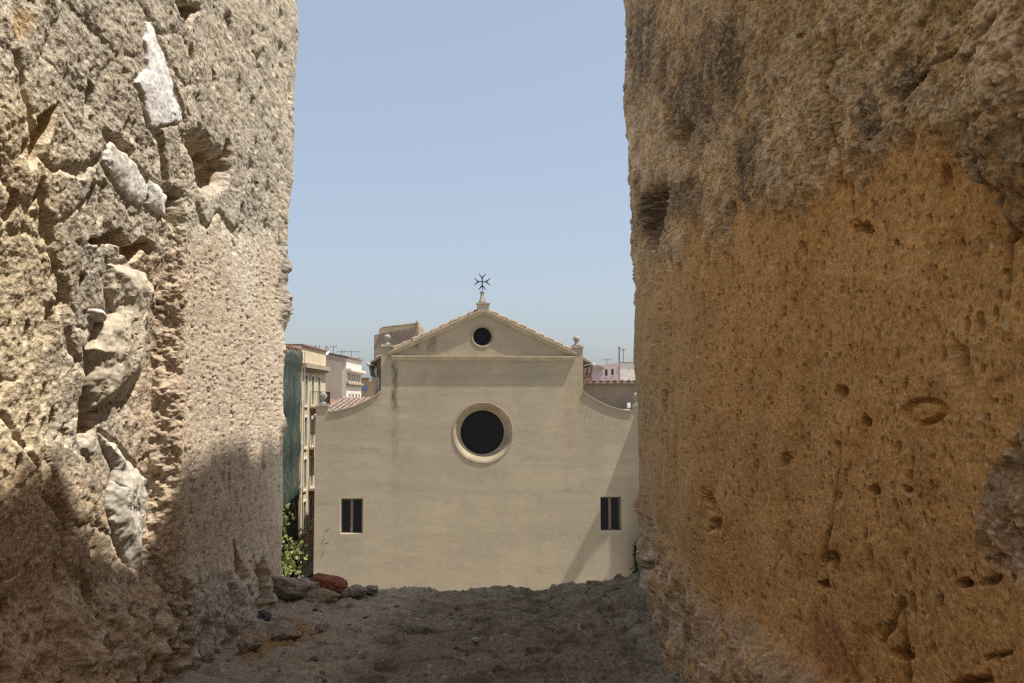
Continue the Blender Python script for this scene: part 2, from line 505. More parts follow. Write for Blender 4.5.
    d += foot * (0.055 * near + 0.030) * (1 + 0.7 * fbm(B, 0.08, 4, 96)) * inner * ss(2.3, 2.1, B[:, 1])
    # lumps on the far edge
    for (ly, lz, r, a) in ((2.37, 0.345, 0.032, 0.010), (2.37, 0.245, 0.045, 0.018), (2.37, -0.065, 0.030, 0.010), (2.36, 0.13, 0.02, 0.004)):
        dd = np.sqrt((P[:, 1] - ly) ** 2 + (P[:, 2] - lz) ** 2 * 0.8); d += a * (1 + 0.9 * fbm(P, 0.02, 3, 91)) * ss(r * 1.4, r * 0.1, dd) * (inner > 0.05)
    # crenellated, broken crest: what throws the ragged shade
    crest = ss(TOP - 0.35, TOP, B[:, 2])
    P[:, 2] -= crest * 0.05 * (1 + fbm(B, 0.3, 3, 77))
    d = d * (1 - 0.75 * stepm)
    P[:, 1] += stepm * (0.016 * fbm(B, 0.05, 4, 93, 0.6) + 0.006 * fbm(B, 0.014, 4, 94, 0.65))
    P += N * d[:, None]
    P[:, 1] += (0.010 * w1 + 0.004 * fbm(B, 0.02, 3, 88)) * inner * ss(1.4, 1.7, B[:, 1])
    # colours of the stone itself
    n = len(P)
    C = np.tile(np.array([[0.42, 0.38, 0.305]]), (n, 1))
    big = fbm(B, 0.25, 4, 101)
    C = mixc(C, (0.345, 0.32, 0.27), ss(-0.1, 0.5, big) * 0.8)
    C = mixc(C, (0.53, 0.44, 0.30), ss(90, 35, qx + 10 * w2) * ss(60, 130, qy) * 0.9)        # pale buff rubble close by
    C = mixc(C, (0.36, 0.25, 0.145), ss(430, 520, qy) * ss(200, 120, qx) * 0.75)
    C = mixc(C, (0.44, 0.27, 0.11), ss(1.1, 0.4, blob(qx, qy, 25, 25, 14, 22)) * 0.7)
    C = mixc(C, (0.455, 0.385, 0.305), dress)
    C = mixc(C, (0.51, 0.46, 0.385), dress * ss(0.0, 0.5, big))
    C = mixc(C, (0.42, 0.325, 0.235), ss(190, 172, qx) * ss(100, 135, qx) * ss(225, 260, qy) * ss(640, 600, qy) * 0.85)
    C = C * np.array([[1.15, 1.12, 1.075]])
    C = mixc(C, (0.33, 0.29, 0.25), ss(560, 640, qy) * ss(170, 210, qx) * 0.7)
    fine = fbm(B, 0.0048, 2, 131, 0.6)
    C = mixc(C, (0.17, 0.145, 0.115), ss(0.12, 0.5, fine) * (0.65 - 0.40 * dress))
    C = mixc(C, (0.60, 0.56, 0.48), ss(-0.12, -0.5, fine) * (0.40 - 0.25 * dress))
    C = mixc(C, (0.25, 0.20, 0.15), gro * 0.65)
    # grey conglomerate matrix with dark and pale grains
    cong = (1 - dress) * (1 - 0.8 * ss(85, 40, qx))
    C = mixc(C, (0.12, 0.105, 0.09), ((rid < 0.13) & (f1 < 0.5)) * cong * 0.75)
    C = mixc(C, (0.52, 0.48, 0.41), ((rid > 0.84) & (f1 < 0.5)) * cong * 0.7)
    C = mixc(C, (0.24, 0.15, 0.09), ((rid > 0.5) & (rid < 0.56) & (f1 < 0.5)) * 0.7)
    C = mixc(C, (0.13, 0.11, 0.09), ss(0.25, 0.6, fbm(B, 0.012, 3, 111, 0.6)) * cong * 0.55)
    lich = ss(0.25, 0.6, fbm(B, 0.05, 4, 117, 0.65))
    C = mixc(C, (0.19, 0.17, 0.145), lich * 0.55 * ss(235, 265, qx) * (1 - 0.6 * dress))
    C = mixc(C, (0.20, 0.18, 0.16), lich * 0.5 * cong)
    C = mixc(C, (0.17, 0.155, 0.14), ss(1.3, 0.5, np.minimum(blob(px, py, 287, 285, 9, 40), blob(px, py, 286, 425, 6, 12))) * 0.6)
    C = mixc(C, (0.38, 0.24, 0.12), cv * 0.4)
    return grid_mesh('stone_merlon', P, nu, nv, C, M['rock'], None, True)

lm = left_merlon()
tag(lm, 'sunlit pale rubble-stone merlon filling the left side, with white stones bedded in it', 'stone wall', 'rough stone merlons on either side of the opening')

# ---- right merlon
def right_merlon():
    y = list(np.arange(Y_NEAR, 0.52, 0.03)); t = 0.52
    while t < Y_FAR - 0.036:
        y.append(t); t += t * t / 300 * 1.05
    P, N, nu, nv = merlon_grid(1, 0.33, y, 0.0009)
    B = P.copy()
    inner = np.clip(-N[:, 0], 0, 1)
    P[:, 0] += -0.022 * ss(0.2, 1.1, P[:, 2]) + 0.004 * ss(-0.05, -0.5, P[:, 2]) * ss(1.6, 2.3, P[:, 1])
    px, py = proj(P)
    w1 = fbm(P, 0.10, 4, 211); w2 = fbm(P, 0.10, 4, 223)
    qx, qy = px + w1 * 16, py + w2 * 18
    # line between the grey mortar skin above and the bare orange block below
    lx = [600, 640, 680, 720, 760, 800, 844, 865, 905, 919, 948, 977, 990, 1014, 1030]
    ly = [265, 262, 245, 225, 205, 180, 150, 162, 128, 112, 136, 145, 190, 225, 240]
    line = np.interp(px + 5 * w1, lx, ly)
    rag = fbm(P, 0.035, 4, 231, 0.65); rag2 = fbm(P, 0.13, 3, 233)
    skin = ss(20, -20, qy - line + 34 * rag + 45 * rag2)
    hx = 4 * w1 + 6 * fbm(P, 0.012, 3, 235, 0.6); hy = 4 * w2 + 6 * fbm(P, 0.012, 3, 237, 0.6)
    foot = ss(-12, 26, qy - np.interp(px, [600, 640, 655, 700, 760, 820, 900, 1024], [470, 490, 540, 590, 625, 670, 720, 740]))
    rightpatch = ss(1.1, 0.8, blob(qx, qy, 1032, 500, 42, 85))
    rockblock = ss(1.1, 0.9, blob(qx, qy, 1035, 90, 62, 110))
    rg = np.clip(skin * 0.8 + foot + rightpatch + 0.12, 0, 1)
    d = 0.014 * fbm(P, 0.30, 3, 201)
    d += 0.006 * fbm(P, 0.08, 3, 203) * (0.5 + 0.6 * rg)
    d += 0.0020 * fbm(P, 0.020, 3, 205, 0.5) * (0.55 + 0.8 * rg)
    d += 0.0006 * fbm(P, 0.007, 2, 208, 0.5) * (0.6 + 0.6 * rg)
    d += 0.005 * skin
    # weathering pits of the sandstone, elongated downwards
    pits = 0
    for sc, thr, dep, sd_ in ((0.060, 0.90, 0.010, 61), (0.026, 0.84, 0.007, 63), (0.013, 0.62, 0.0060, 65), (0.0072, 0.66, 0.0035, 67)):
        a1, a2, aid = worley(P + 0.35 * sc * np.stack([w1, w2, w1], 1), sc, sd_, (1, 0.9, 1.5))
        p_ = ss(0.33, 0.20, a1 * (0.75 + 0.9 * ((aid * 17) % 1))) * (aid > thr)
        pits = np.maximum(pits, p_ * (1.0 if sc < 0.03 else 0.6)); d -= dep * p_ * (1 - 0.5 * skin)
    clus = ss(-0.35, 0.35, fbm(B, 0.12, 3, 269)); 
    # lime crust: ragged flakes standing a little proud of the weathered mortar
    CS = (1, 1.9, 1.0)
    crust = ss(-0.02, 0.07, fbm(B, 0.055, 5, 291, 0.68, stretch=CS)) * skin
    flake = ss(0.02, 0.09, fbm(B, 0.022, 5, 293, 0.68, stretch=CS)) * skin
    d += 0.0035 * crust + 0.0018 * flake
    # hollows and holes
    def cav(cx, cy, rx, ry, dep, rot=0):
        nonlocal d
        m = ss(1.2, 0.45, blob(px + hx * min(1, rx / 8), py + hy * min(1, ry / 8), cx, cy, rx, ry, rot)); d -= dep * m * inner; return m
    cv = cav(657, 212, 12, 32, 0.045, 8)
    for a in ((686, 130, 11, 16, .02, 0), (842, 393, 7, 7, .02, 0), (870, 420, 5, 5, .012, 0), (717, 522, 5, 11, .014, 20), (712, 500, 4, 12, .012, -20),
              (826, 585, 8, 4, .016, 10), (838, 560, 9, 14, .012, 0), (905, 655, 12, 6, .016, 8), (880, 491, 6, 5, .015, 0), (917, 490, 5, 4, .012, 0),
              (859, 225, 10, 8, .012, 30), (967, 158, 7, 4, .016, 10), (972, 583, 9, 5, .014, 0), (1000, 580, 14, 4, .006, -15),
              (790, 460, 5, 9, .013, 0), (975, 683, 20, 6, .010, -8), (650, 566, 9, 6, .03, 0)):
        cv = np.maximum(cv, cav(*a))
    # cracks
    cr = 0
    for pts, w, dep in (([(985, 55), (990, 110), (1003, 150), (1010, 195), (1016, 240)], 3, .010), ([(985, 62), (960, 50), (930, 66), (905, 100)], 2.5, .006),
                        ([(985, 62), (1005, 45), (1030, 15)], 3, .010), ([(836, 20), (838, 100), (842, 150), (845, 185)], 1.6, .005),
                        ([(838, 445), (836, 520), (826, 560), (840, 640), (862, 690)], 2.0, .006), ([(1016, 225), (1004, 245), (1000, 300)], 3, .007),
                        ([(885, 640), (905, 600), (908, 683)], 3, .006), ([(990, 660), (1020, 655)], 2.5, .004)):
        s = segdist(px + 7 * w1 + 2 * fbm(B, 0.02, 2, 240), py + 7 * w2 + 2 * fbm(B, 0.02, 2, 241), pts); m = ss(w * 1.6, w * 0.2, s)
        d -= dep * m * inner; cr = np.maximum(cr, m)
    d += 0.012 * rockblock * inner + 0.014 * rightpatch * fbm(B, 0.03, 4, 251) * inner
    # the foot breaks up into mortar and small stones and spreads over the sill
    d += foot * (0.020 * fbm(P, 0.06, 4, 255) + 0.012 + 0.03 * ss(600, 680, py)) * inner
    # undercut at the far lower corner
    d -= 0.018 * ss(1.2, 0.3, blob(qx, qy, 652, 545, 14, 45)) * inner
    # ring-shaped pebble socket
    rb = blob(px, py, 928, 412, 18, 11.5, -6); d -= 0.007 * ss(0.35, 0.0, np.abs(rb - 1.0)) * inner
    d += 0.007 * ss(-0.05, 0.12, B[:, 2]) * ss(0.5, 0.2, B[:, 2]) * inner * ss(1.8, 2.3, B[:, 1])
    crest = ss(TOP - 0.5, TOP, B[:, 2])
    tooth = 1.2 * fbm(B, 0.30, 2, 277) + 0.7 * np.abs(fbm(B, 0.17, 2, 279)); 
    P[:, 2] -= crest * (0.075 * (tooth + 0.05) - 0.15 * ss(1.35, 0.95, B[:, 1]))
    P += N * d[:, None]
    P[:, 1] += 0.008 * w1 * inner * ss(1.6, 2.2, B[:, 1])
    n = len(P)
    C = np.tile(np.array([[0.43, 0.256, 0.108]]), (n, 1))
    big = fbm(B, 0.2, 4, 301); med = fbm(B, 0.05, 4, 303, 0.6)
    C = mixc(C, (0.47, 0.290, 0.128), ss(-0.1, 0.5, big) * 0.8)
    C = mixc(C, (0.32, 0.155, 0.048), ss(0.05, 0.5, med) * 0.55)
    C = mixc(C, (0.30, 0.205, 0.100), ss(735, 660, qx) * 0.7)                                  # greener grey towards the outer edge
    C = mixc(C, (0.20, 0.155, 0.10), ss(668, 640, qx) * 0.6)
    sk = np.clip(skin, 0, 1)
    C = mixc(C, (0.345, 0.245, 0.145), sk * 0.8)
    C = mixc(C, (0.19, 0.15, 0.105), sk * ss(0.05, 0.2, fbm(B, 0.05, 5, 311, 0.68, stretch=CS)) * 0.65)
    C = mixc(C, (0.40, 0.245, 0.105), sk * ss(-0.05, 0.35, fbm(B, 0.09, 4, 313, 0.6)) * 0.75)
    C = mixc(C, (0.36, 0.25, 0.12), sk * ss(150, 60, blob(qx, qy, 890, 10, 1, 1)) * 0.7)
    streaks = fbm(B, 0.035, 5, 317, 0.68, stretch=(1, 1.9, 1.3))
    dk = np.zeros(n)
    for cx, cy, rx, ry in ((648, 45, 34, 80), (728, 60, 40, 70), (690, 100, 36, 60), (905, 78, 26, 34), (868, 115, 20, 42), (650, 215, 22, 45), (762, 170, 16, 40), (690, 200, 26, 30)):
        dk = np.maximum(dk, ss(1.25, 0.3, blob(qx, qy, cx, cy, rx, ry)))
    DK = (0.045, 0.040, 0.034)
    C = mixc(C, DK, dk * ss(-0.45, -0.25, streaks) * ss(-0.6, -0.15, fbm(B, 0.010, 3, 375, 0.65, stretch=CS)) * 0.92)
    C = mixc(C, (0.47, 0.385, 0.285), (1 - 0.8 * dk) * np.maximum(crust * 0.6, flake * 0.7))
    C = mixc(C, (0.05, 0.04, 0.03), ss(1.1, 0.5, blob(px + 4 * w1, py + 5 * w2, 657, 212, 13, 34, 8)) * 0.75)  # shade inside the large hollow put into the colour
    C = mixc(C, (0.255, 0.195, 0.14), foot * 0.8)
    C = mixc(C, (0.40, 0.36, 0.31), foot * ss(0.12, 0.5, fbm(B, 0.03, 4, 331, 0.6, stretch=(1, 1, 1.8))) * 0.75)
    C = mixc(C, (0.36, 0.20, 0.07), foot * ss(0.15, 0.45, fbm(B, 0.07, 3, 333)) * 0.7)
    C = mixc(C, (0.24, 0.185, 0.15), rightpatch * 0.65)
    C = mixc(C, (0.33, 0.30, 0.28), rightpatch * ss(0.1, 0.4, fbm(B, 0.02, 3, 341)) * 0.7)
    C = mixc(C, (0.30, 0.11, 0.065), ss(1.2, 0.3, blob(qx, qy, 640, 490, 9, 60)) * ss(-0.2, 0.3, med) * 0.6)
    C = mixc(C, (0.25, 0.095, 0.06), ss(1.2, 0.4, blob(qx, qy, 832, 640, 24, 42)) * 0.5)
    C = mixc(C, (0.085, 0.05, 0.028), pits * 0.6 * (0.5 + 0.5 * clus))
    fine = fbm(B, 0.0042, 2, 371, 0.6, stretch=(1, 1.9, 0.62))
    C = mixc(C, (0.16, 0.11, 0.07), ss(0.15, 0.5, fine) * (0.28 + 0.35 * rg))
    C = mixc(C, (0.52, 0.44, 0.33), ss(-0.15, -0.5, fine) * (0.08 + 0.40 * rg))
    C = mixc(C, (0.07, 0.045, 0.028), np.maximum(cr, cv) * 0.6)  # holes and cracks darkened in the colour to deepen their shade
    C = mixc(C, (0.44, 0.26, 0.10), ss(1.0, 0.85, rb) * 0.7)
    g1, g2, gid = worley(B, 0.006, 351)
    C = mixc(C, (0.55, 0.46, 0.34), (gid > 0.965) * (g1 < 0.4) * 0.6)
    C = mixc(C, (0.10, 0.07, 0.05), (gid < 0.05) * (g1 < 0.45) * 0.6)
    C = mixc(C, (0.10, 0.09, 0.08), sk * ss(0.2, 0.55, fbm(B, 0.010, 3, 361, 0.6)) * 0.6)
    lum = fbm(B, 0.06, 5, 377, 0.65, stretch=CS)
    C = C * (1 + (0.35 * rg + 0.15) * np.clip(lum, -0.8, 0.9))[:, None]
    C = C * 1.34
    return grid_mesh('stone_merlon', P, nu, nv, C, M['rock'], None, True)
rm = right_merlon()
tag(rm, 'shaded orange pitted sandstone merlon filling the right side, grey mortar skin near its top', 'stone wall', 'rough stone merlons on either side of the opening')

# ------------------------------------------------------------------ rocks
def rock_mesh(name, size, seed, col, col2=None, sub=5, rough=0.25, flat=None, fine=0.05, mat=None):
    bm = bmesh.new(); bmesh.ops.create_icosphere(bm, subdivisions=sub, radius=1)
    me = bpy.data.meshes.new(name); bm.to_mesh(me); bm.free()
    n = len(me.vertices); a = np.zeros(n * 3, np.float32); me.vertices.foreach_get('co', a); V = a.reshape(-1, 3).astype(np.float64)
    D = V + seed * 3.1
    # planed facets
    rs = np.random.RandomState(seed)
    r = np.ones(n)
    for _ in range(9):
        k = rs.normal(size=3); k /= np.linalg.norm(k); c = 0.62 + 0.3 * rs.rand()
        dt = V @ k; r = np.where(dt * r > c, np.minimum(r, c / np.maximum(dt, 1e-3)), r)
    r *= 1 + rough * 0.6 * fbm(D, 0.9, 3, seed) + fine * fbm(D, 0.22, 4, seed + 3, 0.6)
    V = V * r[:, None] * np.array(size)[None, :]
    me.vertices.foreach_set('co', V.astype(np.float32).ravel())
    C = np.tile(np.array([col]), (n, 1)); c2 = col2 or tuple(q * 0.55 for q in col)
    C = mixc(C, c2, ss(-0.05, 0.45, fbm(D, 0.5, 5, seed + 9, 0.65)))
    C = mixc(C, tuple(min(1, q * 1.3) for q in col), ss(0.15, 0.5, fbm(D, 0.12, 3, seed + 13, 0.65)) * 0.6)
    ca = me.color_attributes.new('Col', 'FLOAT_COLOR', 'POINT')
    ca.data.foreach_set('color', np.concatenate([np.clip(C, 0, 1), np.ones((n, 1))], 1).astype(np.float32).ravel())
    me.materials.append(mat or M['rock'])
    me.polygons.foreach_set('use_smooth', [True] * len(me.polygons))
    me.update()
    return me
def rock(name, loc, size, seed, col, rot=(0, 0, 0), parent=None, **k):
    if parent is None: col = tuple(q * 1.35 for q in col)
    o = bpy.data.objects.new(name, rock_mesh(name, size, seed, col, **k))
    o.location = loc; o.rotation_euler = tuple(R(q) for q in rot)
    return link(o, parent)
def on_face(px, py, x):
    """spot on a wall face of constant x"""
    c, s = math.cos(PITCH), math.sin(PITCH)
    a, b = (px - 512) / F, (341.5 - py) / F
    v = Vector((a, c - b * s, s + b * c)); return v * (x / a)
# light limestone blocks bedded in the left merlon: parts of it
WHITE = (0.62, 0.60, 0.56)
def bedded_stone(outline, proud, seed, col, lab):
    """a stone set in the wall: its own rough skin inside the outline, its rim running back into the masonry"""
    xs = [p[0] for p in outline]; ys = [p[1] for p in outline]; st = 0.7
    gx, gy = np.meshgrid(np.arange(min(xs) - 8, max(xs) + 8, st), np.arange(min(ys) - 8, max(ys) + 8, st))
    nu, nv = gx.shape[1], gx.shape[0]; gx = gx.ravel(); gy = gy.ravel()
    c, s = math.cos(PITCH), math.sin(PITCH); a, b = (gx - 512) / F, (341.5 - gy) / F
    P = np.stack([a, c - b * s, s + b * c], 1) * (-0.60 / a)[:, None]
    D0 = P / np.abs(P[:, 0:1])
    for _ in range(4):
        S = P.copy(); S[:, 0] = -0.60
        off = left_base(S, 0.0, 1.0)[0]
        P = D0 * (0.60 - off)[:, None]
    B = P.copy()
    w = fbm(B, 0.03, 3, seed)
    e = polydist(gx + 3 * w, gy + 3 * fbm(B, 0.03, 3, seed + 1), outline)
    wd = (max(xs) - min(xs)) * 0.5
    dome = 1 - np.clip(1 + e / wd, 0, 1) ** 2.5
    k1, k2, kid = worley(B + 0.02 * w[:, None], 0.075, seed + 5, (1, 1, 1.5))
    tilt = fbm(B, 0.10, 2, seed + 7)
    h = -0.02 * ss(-2.0, 4.0, e) + (proud * dome * (0.8 + 0.45 * tilt + 0.12 * (kid - 0.5)) + min(0.4 * proud, 0.004) * fbm(B, 0.035, 3, seed + 9) + 0.0005 * fbm(B, 0.010, 3, seed + 8, 0.6)) * (e < 0)
    h -= min(0.3 * proud, 0.0025) * ss(0.04, 0.0, np.abs(fbm(B, 0.07, 3, seed + 21, stretch=(1, 1, 2)))) * (e < 0)
    P[:, 0] += h
    C = np.tile(np.array([col]), (len(P), 1))
    C = mixc(C, tuple(q * 0.75 for q in col), ss(0.1, 0.5, fbm(B, 0.04, 5, seed + 31, 0.65)) * 0.6)
    C = mixc(C, (0.33, 0.25, 0.17), ss(0.15, 0.5, fbm(B, 0.07, 4, seed + 33, 0.6)) * (0.25 if col[0] > 0.7 else 0.5))
    C = mixc(C, (0.25, 0.20, 0.15), ss(-3.5, 1.5, e) * 0.7)
    o = grid_mesh('embedded_stone', P, nu, nv, C, M['limestone'], lm, keep=e < 4.5)
    if lab: o['label'] = lab
for q in STONES: bedded_stone(*q)
for (px, py, x, size, seed, col, lab) in ((1023, 608, 0.336, (0.008, 0.009, 0.008), 18, (0.26, 0.08, 0.045), 'red brick chip at the right edge'),
                                     (1030, 205, 0.338, (0.015, 0.018, 0.018), 19, (0.40, 0.27, 0.15), None),
                                     (928, 412, 0.336, (0.010, 0.012, 0.009), 20, (0.42, 0.25, 0.11), 'round orange pebble in a socket')):
    o = rock('embedded_stone', on_face(px, py, x), size, seed, col, (0, 0, 0), rm, sub=4)
    if lab: o['label'] = lab

# ------------------------------------------------------------------ the wall they stand on, its top is the sill
SILL = -0.492
def rampart():
    ys = list(np.arange(Y_NEAR - 0.1, 1.35, 0.05)); t = 1.35
    while t < 2.40: ys.append(t); t += 0.0032
    nt = len(ys); prof = [(y, SILL) for y in ys]
    for k in range(1, 14):
        a = math.pi / 2 * k / 14; prof.append((2.40 + 0.03 * math.sin(a), SILL - 0.03 + 0.03 * math.cos(a)))
    z, st = SILL - 0.03, 0.01
    while z > GROUND - 0.5: prof.append((2.43, z)); z -= st; st = min(st * 1.12, 0.35)
    xs = [-2.75, -2.2, -1.7, -1.3, -1.1, -0.95]; x = -0.86
    while x < 0.62: xs.append(x); x += 0.0027
    xs += [0.7, 0.8, 1.0, 1.4, 1.9, 2.3, 2.75]
    prof = np.array(prof); xs = np.array(xs); nu, nv = len(xs), len(prof)
    P = np.zeros((nv, nu, 3)); P[:, :, 0] = xs[None]; P[:, :, 1] = prof[:, 0:1]; P[:, :, 2] = prof[:, 1:2]
    P = P.reshape(-1, 3); N = np.zeros_like(P)
    top = P[:, 2] > SILL - 0.001
    ang = np.clip((SILL - P[:, 2]) / 0.03, 0, 1); N[:, 2] = 1 - ang; N[:, 1] = ang
    B = P.copy()
    w = fbm(B, 0.08, 4, 401)
    left = ss(-0.22, -0.34, B[:, 0] + 0.05 * w - 0.12 * (B[:, 1] - 1.9))             # dusty side beside the left merlon
    d = 0.016 * fbm(B, 0.22, 3, 403) + 0.010 * fbm(B, 0.07, 4, 405, 0.6, stretch=(1.6, 1, 1)) + 0.0062 * fbm(B, 0.026, 4, 407, 0.65) + 0.0018 * fbm(B, 0.007, 3, 409)
    f1, f2, fid = worley(B, 0.030, 411)
    d += 0.006 * ss(0.5, 0.1, f1) * (fid > 0.55) + 0.0
    g1, g2, gid = worley(B, 0.013, 413)
    d += 0.0035 * ss(0.5, 0.1, g1) * (gid > 0.6)
    # broad thin slabs stepping up to the right
    lay = ss(0.10, 0.14, B[:, 0] + 0.05 * w) * ss(2.15, 2.2, B[:, 1] + 0.04 * w)
    d += 0.020 * lay
    d += 0.012 * np.round(2.2 * fbm(B, 0.16, 3, 421, stretch=(1.7, 1, 1)))/2.2 * (1 - left)
    # rising fillets of rubble at the foot of both merlons
    d += 0.020 * ss(-0.52, -0.62, B[:, 0]) * (1 + 0.8 * w) * top
    d += 0.035 * ss(0.30, 0.40, B[:, 0]) * (1 + 0.8 * fbm(B, 0.05, 3, 431)) * top
    mort = ss(0.05, 0.0, np.abs(B[:, 0] - 0.27 - 0.05 * fbm(B, 0.12, 3, 441))) * ss(2.3, 2.1, B[:, 1])
    d += 0.012 * mort * fbm(B, 0.03, 3, 443)
    d -= 0.012 * ss(0.09, 0.0, np.abs(B[:, 0] + 0.17)) * ss(2.3, 2.4, B[:, 1])
    P += N * d[:, None]
    P[:, 1] += 0.02 * fbm(B, 0.12, 4, 451) * ss(2.3, 2.4, B[:, 1])
    C = np.tile(np.array([[0.21, 0.182, 0.138]]), (len(P), 1))
    C = mixc(C, (0.095, 0.082, 0.055), ss(-0.1, 0.4, fbm(B, 0.10, 5, 461, 0.6)) * 0.8)
    C = mixc(C, (0.21, 0.175, 0.125), ss(0.1, 0.5, fbm(B, 0.03, 4, 463, 0.65)) * 0.6)
    C = mixc(C, (0.31, 0.27, 0.21), left * 0.85)
    C = mixc(C, (0.16, 0.13, 0.10), left * ss(0.1, 0.5, fbm(B, 0.06, 4, 465)) * 0.7)
    org = ss(1.2, 0.5, np.sqrt(((B[:, 0] + 0.475 + 0.06 * w - 0.15 * (B[:, 1] - 1.88)) / 0.075) ** 2 + ((B[:, 1] - 1.88 - 0.08 * w) / 0.13) ** 2))
    C = mixc(C, (0.27, 0.155, 0.055), org * 0.8)
    C = mixc(C, (0.30, 0.27, 0.22), mort * 0.7)
    C = mixc(C, (0.28, 0.245, 0.21), ss(0.30, 0.40, B[:, 0]) * ss(0.0, 0.4, fbm(B, 0.04, 4, 471)) * 0.7)
    C = mixc(C, (0.38, 0.34, 0.29), ((gid > 0.965) & (g1 < 0.42)) * 0.8)
    C = mixc(C, (0.06, 0.055, 0.05), ((gid < 0.06) & (g1 < 0.42)) * 0.7)
    C = mixc(C, (0.34, 0.29, 0.22), (1 - top) * 0.7 * ss(SILL - 0.05, SILL - 0.2, B[:, 2]))
    o = grid_mesh('rampart_wall', P, nu, nv, C, M['rock'])
    # plain back and sides so that the wall is a solid mass
    MB().box(-2.7, 2.7, Y_NEAR - 0.05, 2.3, GROUND - 0.4, SILL - 0.10).build('core', M['grey_wall'], o)
    return o
ram = rampart()
tag(ram, 'dark worn masonry sill between the two merlons, top of the old rampart wall', 'stone wall')

def sill_z(x): return SILL
def sill_pt(px, py, up=0.0):
    c, s = math.cos(PITCH), math.sin(PITCH)
    a, b = (px - 512) / F, (341.5 - py) / F
    v = Vector((a, c - b * s, s + b * c)); return v * ((SILL + up) / v.z)
G1 = 'loose stones lying on the sill'
for (nm, px, py, up, size, seed, col, rot, lab, cat) in (
    ('loose_rock', 296, 588, 0.030, (0.062, 0.045, 0.036), 71, (0.22, 0.185, 0.145), (0, 12, 20), 'largest grey rock on the sill, tucked into the corner against the left merlon', 'rock'),
    ('loose_rock', 322, 597, 0.012, (0.050, 0.035, 0.022), 72, (0.215, 0.175, 0.13), (0, -4, -15), 'flat grey rock just in front of the red brick fragment', 'rock'),
    ('loose_rock', 352, 592, 0.014, (0.034, 0.03, 0.018), 73, (0.20, 0.175, 0.14), (0, 0, 30), 'small grey rock at the sill edge right of the red brick fragment', 'rock'),
    ('loose_rock', 372, 590, 0.010, (0.022, 0.02, 0.012), 79, (0.19, 0.16, 0.12), (0, 0, 70), 'low grey rock on the sill edge, second to the right of the brick', 'rock'),
    ('loose_rock', 287, 636, 0.008, (0.034, 0.030, 0.018), 74, (0.19, 0.155, 0.12), (0, 0, 10), 'brown-grey rock lying on the orange patch of sand', 'rock'),
    ('loose_rock', 322, 629, 0.006, (0.020, 0.017, 0.011), 75, (0.21, 0.17, 0.13), (0, 0, 50), 'small brownish rock just right of the orange patch', 'rock'),
    ('loose_rock', 249, 645, 0.014, (0.024, 0.020, 0.018), 76, (0.24, 0.19, 0.15), (0, 0, 0), 'rounded pale brown rock at the left foot of the orange patch', 'rock'),
    ('loose_rock', 262, 617, 0.010, (0.020, 0.018, 0.014), 77, (0.065, 0.065, 0.065), (0, 0, 35), 'blackish lump standing in for a dark pit at the left merlon foot', 'rock')):  # last one: black lump in place of a dark pit by the wall
    p = sill_pt(px, py, up)
    o = rock(nm, p, size, seed, col, rot, None, sub=5, rough=0.45, fine=0.10)
    tag(o, lab, cat, G1)
bk = sill_pt(328, 587, 0.026)
def brick():
    n = 26; lin = np.linspace(-1, 1, n); bm = bmesh.new()
    bmesh.ops.create_cube(bm, size=2); bmesh.ops.subdivide_edges(bm, edges=bm.edges[:], cuts=22, use_grid_fill=True)
    me = bpy.data.meshes.new('brick_fragment'); bm.to_mesh(me); bm.free()
    k = len(me.vertices); a = np.zeros(k * 3, np.float32); me.vertices.foreach_get('co', a); V = a.reshape(-1, 3).astype(np.float64)
    L = (np.abs(V) ** 5).sum(1) ** (1 / 5); V = V / L[:, None]
    V *= (1 + 0.16 * fbm(V + 9, 0.9, 3, 5) + 0.07 * fbm(V, 0.2, 4, 6, 0.6))[:, None]
    V[:, 2] -= 0.25 * np.clip(V[:, 0], 0, 2)
    C = np.tile(np.array([[0.21, 0.075, 0.04]]), (k, 1)); C = mixc(C, (0.14, 0.06, 0.04), ss(0, 0.5, fbm(V, 0.5, 4, 8))); C = mixc(C, (0.26, 0.17, 0.12), ss(0.25, 0.5, fbm(V, 0.3, 4, 9)) * 0.6)
    V *= np.array([0.046, 0.035, 0.026])
    me.vertices.foreach_set('co', V.astype(np.float32).ravel())
    ca = me.color_attributes.new('Col', 'FLOAT_COLOR', 'POINT')
    ca.data.foreach_set('color', np.concatenate([C, np.ones((k, 1))], 1).astype(np.float32).ravel())
    me.materials.append(M['rock']); me.polygons.foreach_set('use_smooth', [True] * len(me.polygons)); me.update()
    o = bpy.data.objects.new('brick_fragment', me); o.location = bk; o.rotation_euler = (0, R(6), R(-12)); return link(o)
tag(brick(), 'broken dark red brick lying on the far left of the sill', 'brick', G1)
rs = random.Random(5)
PB = [rock_mesh('pebble', (1, 0.8, 0.55), 90 + i, c, sub=3, rough=0.4, fine=0.1) for i, c in enumerate(((0.30, 0.27, 0.23), (0.20, 0.16, 0.12), (0.12, 0.105, 0.09), (0.42, 0.39, 0.34)))]
def pebble(px, py, r, k, label):
    o = bpy.data.objects.new('pebble', PB[k]); o.location = sill_pt(px, py, r * 0.3); o.scale = (r, r, r); o.rotation_euler = (0, 0, rs.random() * 6)
    link(o); tag(o, label, 'pebble', 'small pebbles scattered over the sill')
for (px, py, r, k, lab) in ((314, 660, 0.011, 2, 'dark grey-black pebble on the dusty left part of the sill'), (326, 655, 0.009, 2, 'smaller dark pebble just right of the larger black one'),
                            (361, 655, 0.013, 3, 'whitish pebble in the middle left of the sill'), (476, 640, 0.010, 3, 'pale pebble near the centre of the sill'),
                            (369, 615, 0.007, 3, 'tiny white pebble near the far edge of the sill')):
    pebble(px, py, r, k, lab)
